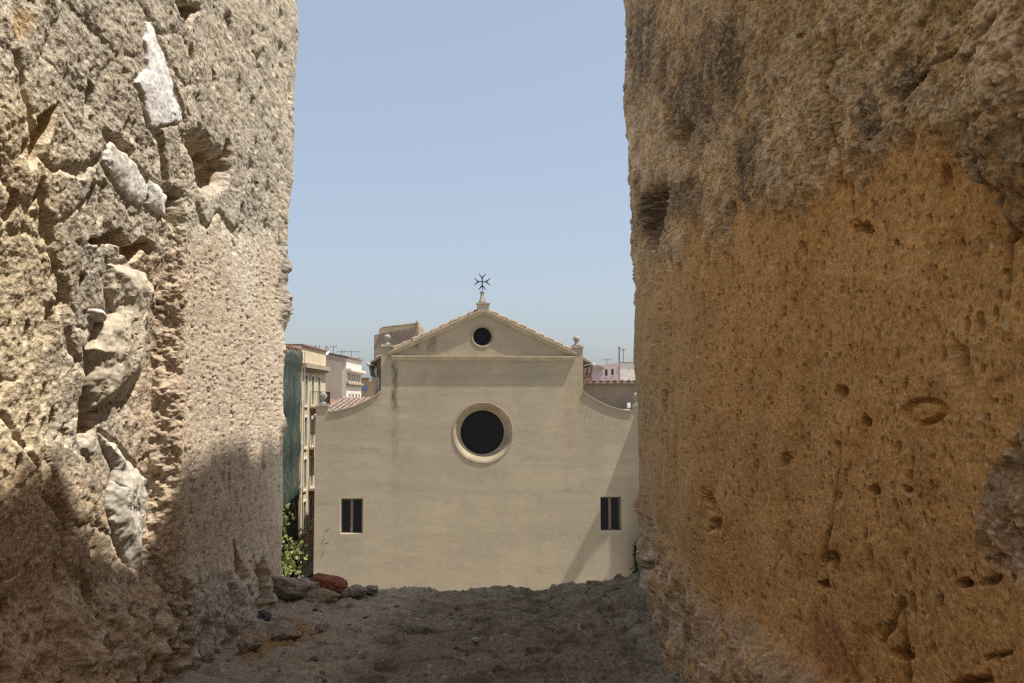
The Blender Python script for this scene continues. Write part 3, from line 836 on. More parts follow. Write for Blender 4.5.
for i in range(34):
    px = rs.uniform(285, 470) if i < 30 else rs.uniform(400, 660)
    pebble(px, rs.uniform(606, 682), rs.uniform(0.003, 0.0075), rs.choice((0, 1, 1, 2)), 'tiny grey-brown pebble, one of many strewn over the sill')

# ------------------------------------------------------------------ ground
def ground():
    t = NT('ground'); a = t.noise(0.05, 8); b = t.noise(1.2, 8)
    c = t.mix(t.mr(a, 0.3, 0.7), (0.27, 0.245, 0.20), (0.36, 0.325, 0.27)); c = t.mix(t.math('MULTIPLY', t.mr(b, 0.4, 0.7), 0.4), c, (0.20, 0.18, 0.15))
    m = t.done(c, 0.9, t.bump(t.noise(20, 4), 0.01))
    o = MB().face([(-3000, -3000, GROUND), (3000, -3000, GROUND), (3000, 3000, GROUND), (-3000, 3000, GROUND)]).build('ground', m)
    tag(o, kind='structure')
    t = NT('asphalt'); c = t.mix(t.mr(t.noise(2, 8), 0.3, 0.7), (0.045, 0.045, 0.045), (0.07, 0.068, 0.065)); m2 = t.done(c, 0.85)
    tag(MB().face([(-12.6, 5, GROUND + 0.004), (-10.4, 5, GROUND + 0.004), (-10.4, 140, GROUND + 0.004), (-12.6, 140, GROUND + 0.004)]).build('road', m2), kind='structure')
    m3 = plaster('paving', (0.24, 0.22, 0.18), 0.2, 1.0)
    for x0, x1 in ((-13.55, -12.6), (-10.4, -9.6)):
        tag(MB().box(x0, x1, 5, 140, GROUND - 0.2, GROUND + 0.12).build('pavement', m3), kind='structure')
ground()

# ------------------------------------------------------------------ church
def facade_mat():
    t = NT('church_render')
    co = t.coord(); sp = t.n('ShaderNodeSeparateXYZ'); t.l(co, sp.inputs[0]); X, Z = sp.outputs[0], sp.outputs[2]
    base = (0.40, 0.335, 0.235)
    c = t.mix(t.mr(t.noise(0.35, 8, 0.65), 0.3, 0.7), (0.30, 0.25, 0.176), (0.37, 0.308, 0.216))
    c = t.mix(t.math('MULTIPLY', t.mr(t.noise(1.6, 8, 0.7, (1, 1, 1.6), off=(2, 2, 2)), 0.48, 0.72), 0.55), c, (0.255, 0.205, 0.145))
    # bands left by the lifts of render
    c = t.mix(t.math('MULTIPLY', t.mr(t.noise(1.1, 4, 0.5, (0.08, 0.08, 1.0), 0.2, (0, 0, 3)), 0.5, 0.6), 0.40), c, (0.275, 0.225, 0.155))
    c = t.mix(t.math('MULTIPLY', t.mr(t.noise(7, 4, 0.6, (0.12, 0.12, 1)), 0.45, 0.75), 0.25), c, (0.24, 0.20, 0.145))
    # slightly browner upper part, paler skirt at the foot
    jig = t.noise(1.5, 5, 0.6); n2 = t.noise(6, 6, 0.7, (1, 1, 0.35))
    def box(x0, x1, z0, z1, soft, amount, col, jx=0.5):
        nonlocal c
        xx = t.math('ADD', X, t.math('MULTIPLY', t.math('SUBTRACT', jig, 0.5), jx)); zz = t.math('ADD', Z, t.math('MULTIPLY', t.math('SUBTRACT', n2, 0.5), 0.5))
        m = t.math('MULTIPLY', t.math('MULTIPLY', t.mr(xx, x0 - soft, x0 + soft), t.mr(xx, x1 + soft, x1 - soft)), t.math('MULTIPLY', t.mr(zz, z0 - soft * 2, z0 + soft * 2), t.mr(zz, z1 + soft, z1 - soft)))
        m = t.math('MULTIPLY', m, t.mr(n2, 0.38, 0.62, 0.15, 1.0))
        c = t.mix(t.math('MULTIPLY', m, amount), c, col)
    box(-9, 9, 0, 6.2, 0.05, 0.35, (0.365, 0.305, 0.21), 0)
    box(-4.24, -3.96, 10.6, 12.75, 0.08, 0.9, (0.06, 0.055, 0.045), 0.12)     # black run under the left end of the cornice
    box(-4.2, -3.9, 8.2, 11.0, 0.12, 0.55, (0.18, 0.15, 0.11), 0.2)
    box(-3.35, -2.95, 13.3, 14.2, 0.10, 0.75, (0.10, 0.09, 0.07), 0.2)         # runs in the gable
    box(-2.6, -2.2, 13.2, 14.4, 0.10, 0.75, (0.10, 0.09, 0.07), 0.2)
    box(-3.3, -2.6, 13.9, 14.35, 0.10, 0.6, (0.12, 0.11, 0.09), 0.3)
    box(-0.05, 0.08, 13.2, 13.5, 0.05, 0.6, (0.15, 0.13, 0.10), 0.1)
    box(-4.1, -3.85, 3, 8.6, 0.15, 0.35, (0.26, 0.21, 0.14), 0.2)
    box(-0.15, 0.12, 6.5, 8.1, 0.10, 0.30, (0.28, 0.22, 0.15), 0.3)
    box(-7.0, -5.0, 9.6, 10.7, 0.35, 0.75, (0.27, 0.22, 0.15), 0.6)             # damp below the coping
    box(4.7, 6.8, 9.7, 11.0, 0.3, 0.75, (0.25, 0.21, 0.145), 0.6)
    box(3.9, 4.3, 8.6, 12.3, 0.15, 0.55, (0.29, 0.22, 0.14), 0.3)
    box(4.45, 4.75, 10.3, 12.2, 0.1, 0.75, (0.27, 0.20, 0.12), 0.3)
    box(2.0, 3.0, 11.9, 12.6, 0.10, 0.5, (0.25, 0.23, 0.19), 0.9)
    box(-2.9, -2.6, 10.8, 12.9, 0.08, 0.3, (0.27, 0.23, 0.17), 0.2)
    box(-6.6, -5.4, 4.0, 4.85, 0.12, 0.4, (0.25, 0.21, 0.15), 0.4)
    box(5.5, 6.5, 3.9, 4.8, 0.12, 0.4, (0.25, 0.21, 0.15), 0.4)
    box(-1.2, 1.2, 7.3, 8.2, 0.2, 0.35, (0.26, 0.22, 0.155), 0.8)
    # grime under the coping of the wings follows real drips
    c = t.mix(t.math('MULTIPLY', t.mr(t.noise(4.0, 6, 0.7, (1, 1, 0.25), off=(7, 0, 0)), 0.56, 0.72), 0.30), c, (0.24, 0.20, 0.145))
    return t.done(c, 0.93, t.bump(t.noise(7, 5, 0.6), 0.012, 0.35, t.bump(t.noise(0.9, 3, 0.5, (0.5, 1, 1.2)), 0.05, 0.4)))
M['church'] = facade_mat()
TH = R(5.4)
ch = empty('church', (-1.35, 42, GROUND), TH, 'beige rendered church front with a gable, round window and small iron cross', 'church')
def swp(side):
    pts = [(7.08, 10.44), (6.85, 10.47), (6.5, 10.53), (6.2, 10.61), (5.85, 10.72), (5.53, 10.87), (5.2, 11.04), (4.95, 11.2), (4.72, 11.40)]
    return [(side * u, w) for u, w in pts]
outer = [(-7.65, -0.3), (7.65, -0.3), (7.65, 10.70), (7.10, 10.70)] + swp(1) + [(4.72, 13.45), (4.20, 13.45), (4.20, 13.06), (0, 15.02), (-4.20, 13.06), (-4.20, 13.45), (-4.72, 13.45)] + list(reversed(swp(-1))) + [(-7.10, 10.70), (-7.65, 10.70)]
ROSE = (0.0, 9.49)
holes = [circle(*ROSE, 1.40, 64), circle(-0.03, 13.98, 0.50, 40), rect(-6.50, -5.48, 4.90, 6.52), rect(5.48, 6.50, 4.86, 6.48)]
fm = MB().panel(lambda u, w, d: (u, d, w), outer, holes, 0.34)
k = len(outer)
for i in range(k):                                       # thickness of the front wall
    (a, b), (c_, d_) = outer[i], outer[(i + 1) % k]
    fm.face([(a, 0, b), (c_, 0, d_), (c_, 0.55, d_), (a, 0.55, b)])
fm.build('facade_wall', M['church'], ch, fix=True)
# the body behind
MB().box(-7.6, 7.6, 0.96, 29, -0.3, 10.2).build('aisle_wall', M['church'], ch)
MB().prism([(-4.95, 9), (4.95, 9), (4.95, 12.85), (0, 14.85), (-4.95, 12.85)], lambda p, q, t: (p, t, q), 0.95, 30).build('nave_wall', M['brown_wall'], ch)
def tile_strip(m, fn, w0, w1, ln0, ln1, pitch=0.26, r=0.10, tile=0.42, seg=6, step=0.035):
    """barrel tiles: rows across w, courses along ln; fn(w, l, h) -> point"""
    n = int(abs(w1 - w0) / pitch); c = int(abs(ln1 - ln0) / tile)
    for i in range(n):
        w = w0 + (i + 0.5) * (w1 - w0) / n
        for j in range(c):
            la = ln0 + (ln1 - ln0) * j / c; lb = ln0 + (ln1 - ln0) * (j + 1.12) / c
            q = len(m.v); ra = r * (0.92 + 0.16 * random.random())
            for l_, rr, up in ((la, ra, step), (lb, ra * 0.85, 0.0)):
                for s in range(seg + 1):
                    a = math.pi * s / seg; m.v.append(fn(w + rr * math.cos(a), l_, up + rr * math.sin(a)))
            for s in range(seg): m.f.append((q + s, q + s + 1, q + seg + 2 + s, q + seg + 1 + s))
            m.f.append(tuple(q + s for s in range(seg + 1)))
def church_roof():
    sl = 1.96 / 4.2
    for sd in (-1, 1):
        r = MB()
        r.prism([(sd * 0.0, 15.04), (sd * 5.25, 12.98 - 0.35 * sl), (sd * 5.25, 12.90 - 0.35 * sl), (0, 14.92)], lambda p, q, t: (p, t, q), 0.60, 30.3)
        o = r.build('roof', M['brown_wall'], ch)
        m = MB(); L = 5.3
        # courses run down the slope; row 0 is the verge above the gable
        tile_strip(m, lambda w, l, h: (sd * l * 0.906, w, 15.24 - l * 0.906 * sl + h), 0.62, 14.0, L * 1.04, 0.05, 0.27, 0.115, 0.45)
        m.build('roof_tiles', M['tile'], o, smooth=False, fix=False)
        v = MB(); tile_strip(v, lambda w, l, h: (sd * l * 0.906, w, 15.27 - l * 0.906 * sl + h), -0.12, 0.12, 4.62, 0.30, 0.24, 0.115, 0.45, 8, 0.065)
        v.build('verge_tiles', M['tile'], o, fix=False)
church_roof()
# cornices
def moulding(name, p0, p1, prof, mat=M['stone_trim'], parent=ch):
    """profile (out, up) swept along the line p0 -> p1 on the front"""
    p0, p1 = Vector(p0), Vector(p1); d = (p1 - p0); L = d.length; d.normalize(); up = Vector((-d.z, 0, d.x))
    if up.z < 0: up = -up
    m = MB().prism(prof, lambda o_, u_, t: tuple(p0 + d * t + up * u_ + Vector((0, -o_, 0))), 0, L)
    return m.build(name, mat, parent)
PR = [(-0.02, -0.02), (0.06, -0.02), (0.08, 0.04), (0.15, 0.06), (0.15, 0.12), (0.20, 0.14), (0.20, 0.20), (-0.02, 0.20)]
moulding('cornice', (-4.24, 0, 12.86), (4.30, 0, 12.86), PR)
sl = math.atan2(1.96, 4.2)
moulding('raking_cornice', (-4.32, 0, 13.03), (0.0, 0, 15.05), PR)
moulding('raking_cornice', (4.32, 0, 13.03), (0.0, 0, 15.05), PR)
# copings on the swept wings
for sd in (-1, 1):
    pts = swp(sd)
    m = MB()
    for (a, b), (c_, d_) in zip(pts[:-1], pts[1:]):
        m.prism([(-0.06, 0.003), (0.60, 0.003), (0.60, 0.055), (-0.06, 0.055)], lambda p, q, t, a=a, b=b, c_=c_, d_=d_: (a + (c_ - a) * t, p, b + (d_ - b) * t + q), 0, 1)
    m.build('coping', M['stone_trim'], ch)
# caps, balls
def ball(u, z0, r=0.16):
    # neck and sphere, standing on the pier
    e = MB().box(u - 0.30, u + 0.30, -0.06, 0.60, z0, z0 + 0.07).box(u - 0.24, u + 0.24, -0.0, 0.54, z0 + 0.07, z0 + 0.13).build('finial_base', M['finial'], ch, bevel=0.01)
    pr = [(0.15, z0 + 0.13), (0.16, z0 + 0.17), (0.10, z0 + 0.21), (0.075, z0 + 0.28), (0.085, z0 + 0.30)]
    zc = z0 + 0.30 + r * 0.92
    pr += [(max(0.01, r * math.cos(a)), zc + r * math.sin(a)) for a in [R(-60 + 12 * i) for i in range(13)]]
    MB().lathe(pr, u, 0.27, 24).build('ball_finial', M['finial'], ch, smooth=True)
ball(-4.46, 13.45); ball(4.46, 13.45); ball(-7.37, 10.70, 0.19); ball(7.37, 10.70, 0.19)
# pedestal and cross on the apex
MB().box(-0.27, 0.27, -0.16, 0.40, 15.10, 15.48).box(-0.31, 0.31, -0.20, 0.44, 15.48, 15.54).build('pedestal', M['stone_trim'], ch, bevel=0.01)
st = MB().lathe([(0.17, 15.54), (0.18, 15.60), (0.13, 15.68), (0.095, 15.80), (0.08, 15.92), (0.09, 16.00), (0.115, 16.06), (0.12, 16.09), (0.03, 16.10)], -0.04, 0.12, 20).build('cross_pillar', M['finial'], ch, smooth=True)
def cross():
    m = MB(); cx, cy, cz = -0.04, 0.12, 16.56
    m.tube([(cx, cy, 16.08), (cx, cy, cz)], 0.020, seg=6)
    for k in range(4):
        a = math.pi / 2 * k; dx, dz = math.cos(a), math.sin(a)
        px_, pz_ = -dz, dx
        tip = 0.21
        m.tube([(cx, cy, cz), (cx + dx * tip, cy, cz + dz * tip)], 0.024, 0.034, 6)
        for s in (-1, 1):
            m.tube([(cx + dx * (tip - 0.03), cy, cz + dz * (tip - 0.03)), (cx + dx * 0.38 + px_ * s * 0.17, cy, cz + dz * 0.38 + pz_ * s * 0.17)], 0.042, 0.015, 6)
    return m.build('cross', M['iron'], ch)
cross()
# round windows
def round_window(cu, cw, r, splay, depth, name):
    t0 = empty(name); t0.parent = ch; t0.location = (0, 0, 0)
    n = 64
    def ringf(prof):
        m = MB(); k = len(prof)
        for (rr, dd) in prof:
            for i in range(n):
                a = 2 * math.pi * i / n; m.v.append((cu + rr * math.cos(a), dd, cw + rr * math.sin(a)))
        for j in range(k - 1):
            for i in range(n):
                i2 = (i + 1) % n; m.f.append((j * n + i, j * n + i2, (j + 1) * n + i2, (j + 1) * n + i))
        return m
    ringf(splay).build('frame', M['ring'], t0, smooth=False)
    MB().lathe([(r * 1.05, 0), (r * 1.05, 0.02)], 0, 0, 48)
    m = MB(); m.face([(cu + r * 1.04 * math.cos(2 * math.pi * i / 48), depth, cw + r * 1.04 * math.sin(2 * math.pi * i / 48)) for i in range(48)])
    m.build('pane', M['glass'], t0)
    return t0
round_window(*ROSE, 1.03, [(1.42, 0.0), (1.42, -0.025), (1.39, -0.035), (1.355, -0.025), (1.345, 0.02), (1.30, 0.03), (1.06, 0.40), (1.03, 0.42), (1.03, 0.9)], 0.70, 'rose_window')
round_window(-0.03, 13.98, 0.42, [(0.54, 0.0), (0.54, -0.025), (0.50, -0.03), (0.47, -0.01), (0.44, 0.10), (0.42, 0.12), (0.42, 0.36)], 0.34, 'gable_window')
# darkness behind: the two-leaf windows
for (x0, x1, z0, z1) in ((-6.50, -5.48, 4.90, 6.52), (5.48, 6.50, 4.86, 6.48)):
    w = MB(); t = 0.075; y0, y1 = 0.20, 0.27
    w.box(x0 + .002, x0 + t, y0, y1, z0 + .002, z1 - .002).box(x1 - t, x1 - .002, y0, y1, z0 + .002, z1 - .002)
    w.box(x0 + t, x1 - t, y0, y1, z0 + .002, z0 + t).box(x0 + t, x1 - t, y0, y1, z1 - t, z1 - .002)
    xm = (x0 + x1) / 2; w.box(xm - 0.06, xm + 0.06, y0 - 0.01, y1 - 0.01, z0 + t, z1 - t)
    fr = w.build('window', M['wood'], ch)
    rv = MB().box(x0 + .002, x0 + .03, 0.004, y0 - .002, z0 + .002, z1 - .002).box(x0 + .03, x1 - .002, 0.004, y0 - .002, z0 + .002, z0 + .035)  # pale lining on the sunward sides only, sunlight put into its colour
    if x0 < 0: rv.box(x0 - .04, x0 + .001, -.010, .0, z0 - .03, z1)
    rv.build('reveal', M['reveal'], fr)
    MB().box(x0 + t - 0.01, x1 - t + 0.01, y1 - 0.035, y1 - 0.02, z0 + t - 0.01, z1 - t + 0.01).build('pane', M['glass'], fr)
# gutter, downpipe and eave brackets at the left shoulder
MB().tube([(-4.98, 0.75, 12.55), (-4.98, 0.75, 12.2), (-4.84, 0.66, 11.9), (-4.84, 0.66, 11.2)], 0.055).build('downpipe', M['metal_pipe'], ch, smooth=True)
g = MB()
for sd in (-1, 1): g.tube([(sd * 5.32, 0.3, 12.66), (sd * 5.32, 29, 12.66)], 0.09)
g.build('gutter', M['metal_pipe'], ch, smooth=True)
for sd in (-1, 1):
    for yy in (0.7, 1.8, 2.9): MB().tube([(sd * 4.95, yy, 12.1), (sd * 5.2, yy, 12.15), (sd * 5.28, yy, 12.6)], 0.05).build('eave_bracket', M['wood'], ch)
fl = empty('floodlight', (-1.35 - 5.50, 44.0, 1.0), 0.2, 'small white lamp below the left eave of the church', 'lamp')
MB().lathe([(0.05, -0.12), (0.12, -0.08), (0.14, 0.03), (0.09, 0.10), (0.03, 0.15)], 0, 0, 16).build('lamp_head', M['white_metal'], fl, smooth=True)
MB().tube([(0, 0, 0.15), (0.1, 0, 0.35), (0.35, 0.0, 0.40)], 0.025).build('bracket', M['metal_pipe'], fl)
for w_ in (5.08, 4.50): MB().tube([(-7.15, 0.0, w_), (-7.12, -0.07, w_), (-7.04, -0.09, w_ + 0.05), (-7.0, -0.07, w_ + 0.1)], 0.018, seg=6).build('hook', M['iron'], ch)
# small pale box lamp standing on the right wing
wl = empty('wall_lamp', (5.55, 42.9, -0.50), TH, 'tiny white lamp on the swept right shoulder of the church front', 'lamp')
MB().box(-0.07, 0.07, -0.08, 0.08, 0.12, 0.36).build('lamp_head', M['white_metal'], wl, bevel=0.02); MB().tube([(0, 0, 0), (0, 0, 0.14)], 0.02).build('bracket', M['metal_pipe'], wl)
# turret behind the left slope of the roof
tw = MB(); tx, ty = -8.0, 58.0
tur = empty('stair_turret', (tx, ty, GROUND), 0, 'tan flat-topped turret with tiled rim behind the left roof slope of the church', 'turret')
zz = lambda py, Y=58.0: (400 - py) / 900 * Y - GROUND
xx_ = lambda px, Y=58.0: (px - 512) / 900 * Y - tx
MB().prism([(xx_(373.8), 0), (xx_(418), 0), (xx_(418), zz(326)), (xx_(392), zz(331)), (xx_(373.8), zz(335))], lambda p, q, t: (p, t, q), 0, 4).build('wall', M['brown_wall'], tur)
MB().prism([(xx_(378.3), zz(336)), (xx_(378.3), zz(330)), (xx_(379), zz(328.4)), (xx_(380.4), zz(327.6)), (xx_(383), zz(327.2)), (xx_(417.6), zz(322.2)), (xx_(417.6), zz(330))], lambda p, q, t: (p, t, q), 0.12, 3.6).build('drum', M['stone_trim'], tur)
m = MB()
for i in range(11):
    x = xx_(382 + 3.4 * i); top = zz(327.2) + (zz(322.3) - zz(327.2)) * (x - xx_(378.5)) / (xx_(418) - xx_(378.5))
    m.tube([(x, -0.1 + 0.02 * (i % 2), top - 0.05), (x + 0.17, -0.1, top - 0.02)], 0.06, 0.05)
m.tube([(xx_(416.5), 0, zz(325)), (xx_(416.5), 0, zz(320.8))], 0.07)
m.build('tile_rim', M['tile'], tur)

# ------------------------------------------------------------------ unseen neighbour added right of the church, gable outline shaped to shade the front
nb = empty('shade_caster_house', (-1.35, 42, GROUND), TH, 'unseen house added right of the church, its gable shaped to shade the front', 'building')
MB().box(8.5, 15, -0.95, 12, -0.3, 10.45).build('wall', M['brown_wall'], nb)
MB().prism([(0, 10.45), (-0.95, 10.45), (-0.95, 11.36), (-1.39, 13.16), (-1.70, 13.95), (-2.2, 15.0), (-1.95, 15.35), (-1.8, 15.05), (-1.12, 13.65), (0, 13.65)], lambda p, q, t: (t, p, q), 8.5, 8.62).build('gable', M['brown_wall'], nb)  # outline worked back from the slanting shade it has to cast

# ------------------------------------------------------------------ houses
def facade_x(x):   # fn for a front that faces +x; u runs along y
    return lambda u, w, d: (x - d, u, w)
def facade_y(y):
    return lambda u, w, d: (u, y + d, w)
def house_x(label, x0, x1, y0, y1, ztop, wallm, wins, group='houses lining the street', zt_left=None, frame=M['surround'], wname='window', name='town_house'):
    """street house whose front lies at x1 and faces +x"""
    e = empty(name, (x1, y0, GROUND), 0, label, 'building', group)
    dx, dy, dz = x1, y0, GROUND
    zl = ztop if zt_left is None else zt_left
    m = MB().panel(lambda u, w, d: (-d, u - dy, w - dz), rect(y0, y1, GROUND - 0.2, ztop), [rect(a, b, c, d) for a, b, c, d in wins], 0.18)
    X = x0 - dx; L = y1 - y0; T = ztop - dz; TL = zl - dz
    m.face([(0, 0, -0.2), (X, 0, -0.2), (X, 0, TL), (0, 0, T)]).face([(0, L, -0.2), (X, L, -0.2), (X, L, TL), (0, L, T)])
    m.face([(X, 0, -0.2), (X, L, -0.2), (X, L, TL), (X, 0, TL)]).face([(0, 0, T), (X, 0, TL), (X, L, TL), (0, L, T)])
    m.build('wall', wallm, e)
    for a, b, c, d in wins:
        f = MB(); t = 0.13
        a_, b_2, c_2, d_2 = a - dy, b - dy, c - dz, d - dz
        f.box(0.003, 0.05, a_ - t, a_, c_2 - t, d_2 + t).box(0.003, 0.05, b_2, b_2 + t, c_2 - t, d_2 + t)
        f.box(0.003, 0.05, a_, b_2, d_2, d_2 + t).box(0.003, 0.08, a_, b_2, c_2 - t, c_2)
        fo = f.build(wname, frame, e)
        MB().box(-0.16, -0.13, a_, b_2, c_2, d_2).build('pane', M['shutter'], fo)
    return e
ye_w = []
for fl_ in range(4):
    for yc in (59.45, 61.4, 63.4): ye_w.append((yc - 0.38, yc + 0.38, -0.35 - 2.75 * fl_, 1.60 - 2.75 * fl_))
ye = house_x('pale yellow town house with white window surrounds, next to the netted house', -22, -13.6, 58.1, 65.7, 3.5, M['yellow_wall'], ye_w)
def cornice_x(e, y0, y1, z, out=0.35, h=0.30, mat=M['stone_trim'], name='cornice'):
    MB().box(0.004, out, 0, y1 - y0, z - h - GROUND, z - GROUND).box(0.004, out * 0.6, 0.02, y1 - y0 - 0.02, z - h - 0.14 - GROUND, z - h - GROUND).build(name, mat, e)
cornice_x(ye, 58.1, 65.7, 2.40)
MB().box(-8.3, 0.10, 0.0, 7.6, 14.503, 14.62).build('roof', M['tile_brown'], ye)
for fl_, (a, b) in ((0, (60.6, 63.9)), (1, (60.6, 62.2)), (2, (60.6, 63.9))):
    z = -0.42 - 2.75 * fl_ - GROUND
    bl = MB().box(0.005, 0.75, a - 58.1, b - 58.1, z - 0.14, z).build('balcony', M['stone_trim'], ye)
    r = MB()
    for i in range(int((b - a) / 0.12) + 1): r.box(0.70, 0.72, a - 58.1 + i * 0.12, a - 58.1 + i * 0.12 + 0.02, z, z + 0.95)
    for i in range(6): r.box(0.05 + i * 0.12, 0.07 + i * 0.12, a - 58.1, a - 58.08, z, z + 0.95)
    r.box(0.05, 0.74, a - 58.1, a - 58.07, z + 0.95, z + 0.99).box(0.70, 0.74, a - 58.1, b - 58.1, z + 0.95, z + 0.99)
    r.build('railing', M['iron'], bl)
# house under green netting
nt = house_x('ochre house wrapped in dark green scaffold netting beside the left merlon', -22, -13.6, 51.5, 58.05, 3.18, M['ochre_wall'], [(53, 53.9, -0.4, 1.6), (55.6, 56.4, -0.4, 1.6)])
MB().box(-8.3, 0.08, 0, 6.5, 14.19, 14.30).build('roof', M['tile_brown'], nt)
def net():
    nu, nz = 90, 60; P = np.zeros((nz, nu, 3)); u = np.linspace(0.1, 4.9, nu); z = np.linspace(0.4, 13.95, nz)
    P[:, :, 1] = u[None]; P[:, :, 2] = z[:, None] + 0.10 * np.sin(u[None] * 3.1) * (z[:, None] / 14)
    Q = P.reshape(-1, 3); f = fbm(Q * np.array([1, 1, 0.12]), 0.5, 3, 601).reshape(nz, nu)
    lift = 0.10 * np.cos(z[:, None] * 2 * math.pi / 2.75)
    P[:, :, 0] = 0.36 + 0.12 * f + lift * 0.4
    b = MB(); b.v = [tuple(p) for p in P.reshape(-1, 3)]
    b.f = [(j * nu + i, j * nu + i + 1, (j + 1) * nu + i + 1, (j + 1) * nu + i) for j in range(nz - 1) for i in range(nu - 1)]
    o = b.build('scaffold_net', M['net'], nt, smooth=True)
    so = o.modifiers.new('t', 'SOLIDIFY'); so.thickness = 0.01
    s = MB()
    for y in (0.3, 2.4, 4.4, 6.3):
        for x in (0.12, 0.28): s.tube([(x, y, 0), (x, y, 14.1)], 0.03, seg=6)
    for k in range(6):
        s.tube([(0.28, 0.1, 0.2 + 2.7 * k), (0.28, 6.3, 0.2 + 2.7 * k)], 0.03, seg=6)
        s.box(0.08, 0.30, 0.1, 6.4, 0.06 + 2.7 * k, 0.10 + 2.7 * k)
    s.build('scaffold', M['metal_pipe'], nt)
net()
# cream house with party wall
ww = [(y, y + 0.6, 1.62, 2.22) for y in (75.6, 76.9, 78.2, 79.5, 80.8)] + [(y, y + 0.6, -0.9 - 3 * f_, 0.5 - 3 * f_) for f_ in range(3) for y in (75.9, 77.5, 79.1, 80.7)]
wh = house_x('cream white house with small attic windows and a bare grey party wall', -24, -13.75, 74.7, 82.2, 3.5, M['white_wall'], ww, zt_left=5.6, frame=M['white_wall'])
MB().box(-10.2, -0.3, -0.10, -0.004, -0.1, 14.42).prism([(-0.3, 14.42), (-10.2, 14.42), (-10.2, 16.4)], lambda p, q, t: (p, t, q), -0.10, -0.004).build('party_wall', M['grey_wall'], wh)
cornice_x(wh, 74.7, 82.2, 2.62, 0.4, 0.22, M['white_wall']); cornice_x(wh, 74.7, 82.2, 1.48, 0.22, 0.16, M['stone_trim'], 'string_course')
MB().prism([(0.15, 14.51), (-10.3, 16.64), (-10.3, 16.74), (0.15, 14.61)], lambda p, q, t: (p, t, q), -0.15, 7.6).build('roof', M['tile_brown'], wh)
# low house with tiled roof between them
lo = empty('low_house', (-13.7, 65.8, GROUND), 0, 'low house with a dark brown tiled roof below the grey party wall', 'building', 'houses lining the street')
MB().box(-8, 0, 0, 8.7, -0.2, 10.6).build('wall', M['ochre_wall'], lo)
m = MB(); m.prism([(0.3, 10.62), (-8, 12.5), (-8, 12.4), (0.3, 10.52)], lambda p, q, t: (p, t, q), 0.05, 8.7)
m2 = MB(); tile_strip(m2, lambda w, l, h: (0.3 - l, w, 10.64 + l * 0.2265 + h), 0.05, 8.7, 0, 6, 0.3, 0.12, 0.5)
ro = m.build('roof', M['tile_brown'], lo); m2.build('roof_tiles', M['tile_brown'], ro, fix=False)
# annex roof behind the left wing of the church
an = empty('annex', (-10.9, 50, GROUND), 0, 'low annex with a pinkish tiled roof behind the left wing of the church', 'building')
MB().box(0, 2.9, 0.1, 7, -0.2, 10.1).build('wall', M['white_wall'], an)
ro = MB().prism([(-0.2, 10.17), (7.2, 11.10), (7.2, 11.0), (-0.2, 10.07)], lambda p, q, t: (t, p, q), -0.05, 2.9).build('roof', M['tile_pink'], an)
m2 = MB(); tile_strip(m2, lambda w, l, h: (w, l, 10.19 + (l + 0.2) * 0.1257 + h), 0.1, 2.9, -0.25, 7.1, 0.3, 0.10, 0.5); m2.build('roof_tiles', M['tile_pink'], ro, fix=False)
MB().box(-0.16, -0.06, -0.2, 7.2, 9.95, 10.12).build('gutter', M['white_metal'], an)
# orange house with a blue sign
og = empty('orange_house', (-16.5, 95, GROUND), 0, 'orange house far down the street with a blue sign', 'building', 'houses lining the street')
wins = [rect(2.15, 2.6, 8.9, 10.3), rect(2.15, 2.6, 5.9, 7.3)]
MB().panel(lambda u, w, d: (u, d, w), rect(0, 4.6, -0.2, 13.2), [rect(3.3, 3.8, 9.6, 10.8)], 0.15).box(0, 4.6, 0.4, 10, -0.2, 13.2).build('wall', M['ochre_wall'], og)
w_ = MB().box(3.25, 3.85, -0.03, 0.0, 10.8, 10.9).build('window', M['surround'], og); MB().box(3.3, 3.8, 0.1, 0.13, 9.6, 10.8).build('pane', M['shutter'], w_)
MB().box(0, 4.3, -0.06, -0.003, 6, 10.9).build('cream_front', M['yellow_wall'], og)
MB().box(0.80, 1.22, -0.14, -0.063, 11.95, 12.5).build('sign_panel', M['blue_sign'], og)
MB().box(0, 4.7, -0.2, 10, 13.203, 13.35).build('roof', M['tile_brown'], og)
# brown-roofed house closing the view
fb = empty('far_house', (-16, 112, GROUND), 0, 'farthest house closing the street, with a brown tiled roof', 'building')
MB().box(0, 12, 0, 10, -0.2, 13.9).build('wall', M['brown_wall'], fb)
MB().prism([(-0.3, 13.9), (12.3, 13.9), (12.3, 14.0), (6, 15.6), (-0.3, 14.2)], lambda p, q, t: (p, t, q), -0.3, 10.3).build('roof', M['tile_pink'], fb)
# right: brown wall with tiled top
br = empty('brown_house', (3.6, 56, GROUND), 0, 'plain pinkish brown house wall with tiled eave, beyond the right wing of the church', 'building')
MB().box(0, 9, 0, 8, -0.2, 12.1).build('wall', M['brown_wall'], br)
m = MB().prism([(-0.25, 12.12), (8.2, 12.0), (8.2, 11.9), (-0.25, 12.02)], lambda p, q, t: (t, p, q), -0.1, 9.2).build('roof', M['tile_pink'], br)
m2 = MB(); tile_strip(m2, lambda w, l, h: (w, l, 12.13 - (l + 0.3) * 0.014 + h), 0, 9, -0.36, 3.9, 0.42, 0.11, 0.5); m2.build('roof_tiles', M['tile_pink'], m, fix=False)
MB().box(0.05, 1.45, 0.8, 2.4, 12.1, 12.75).build('chimney', M['tile_brown'], br)
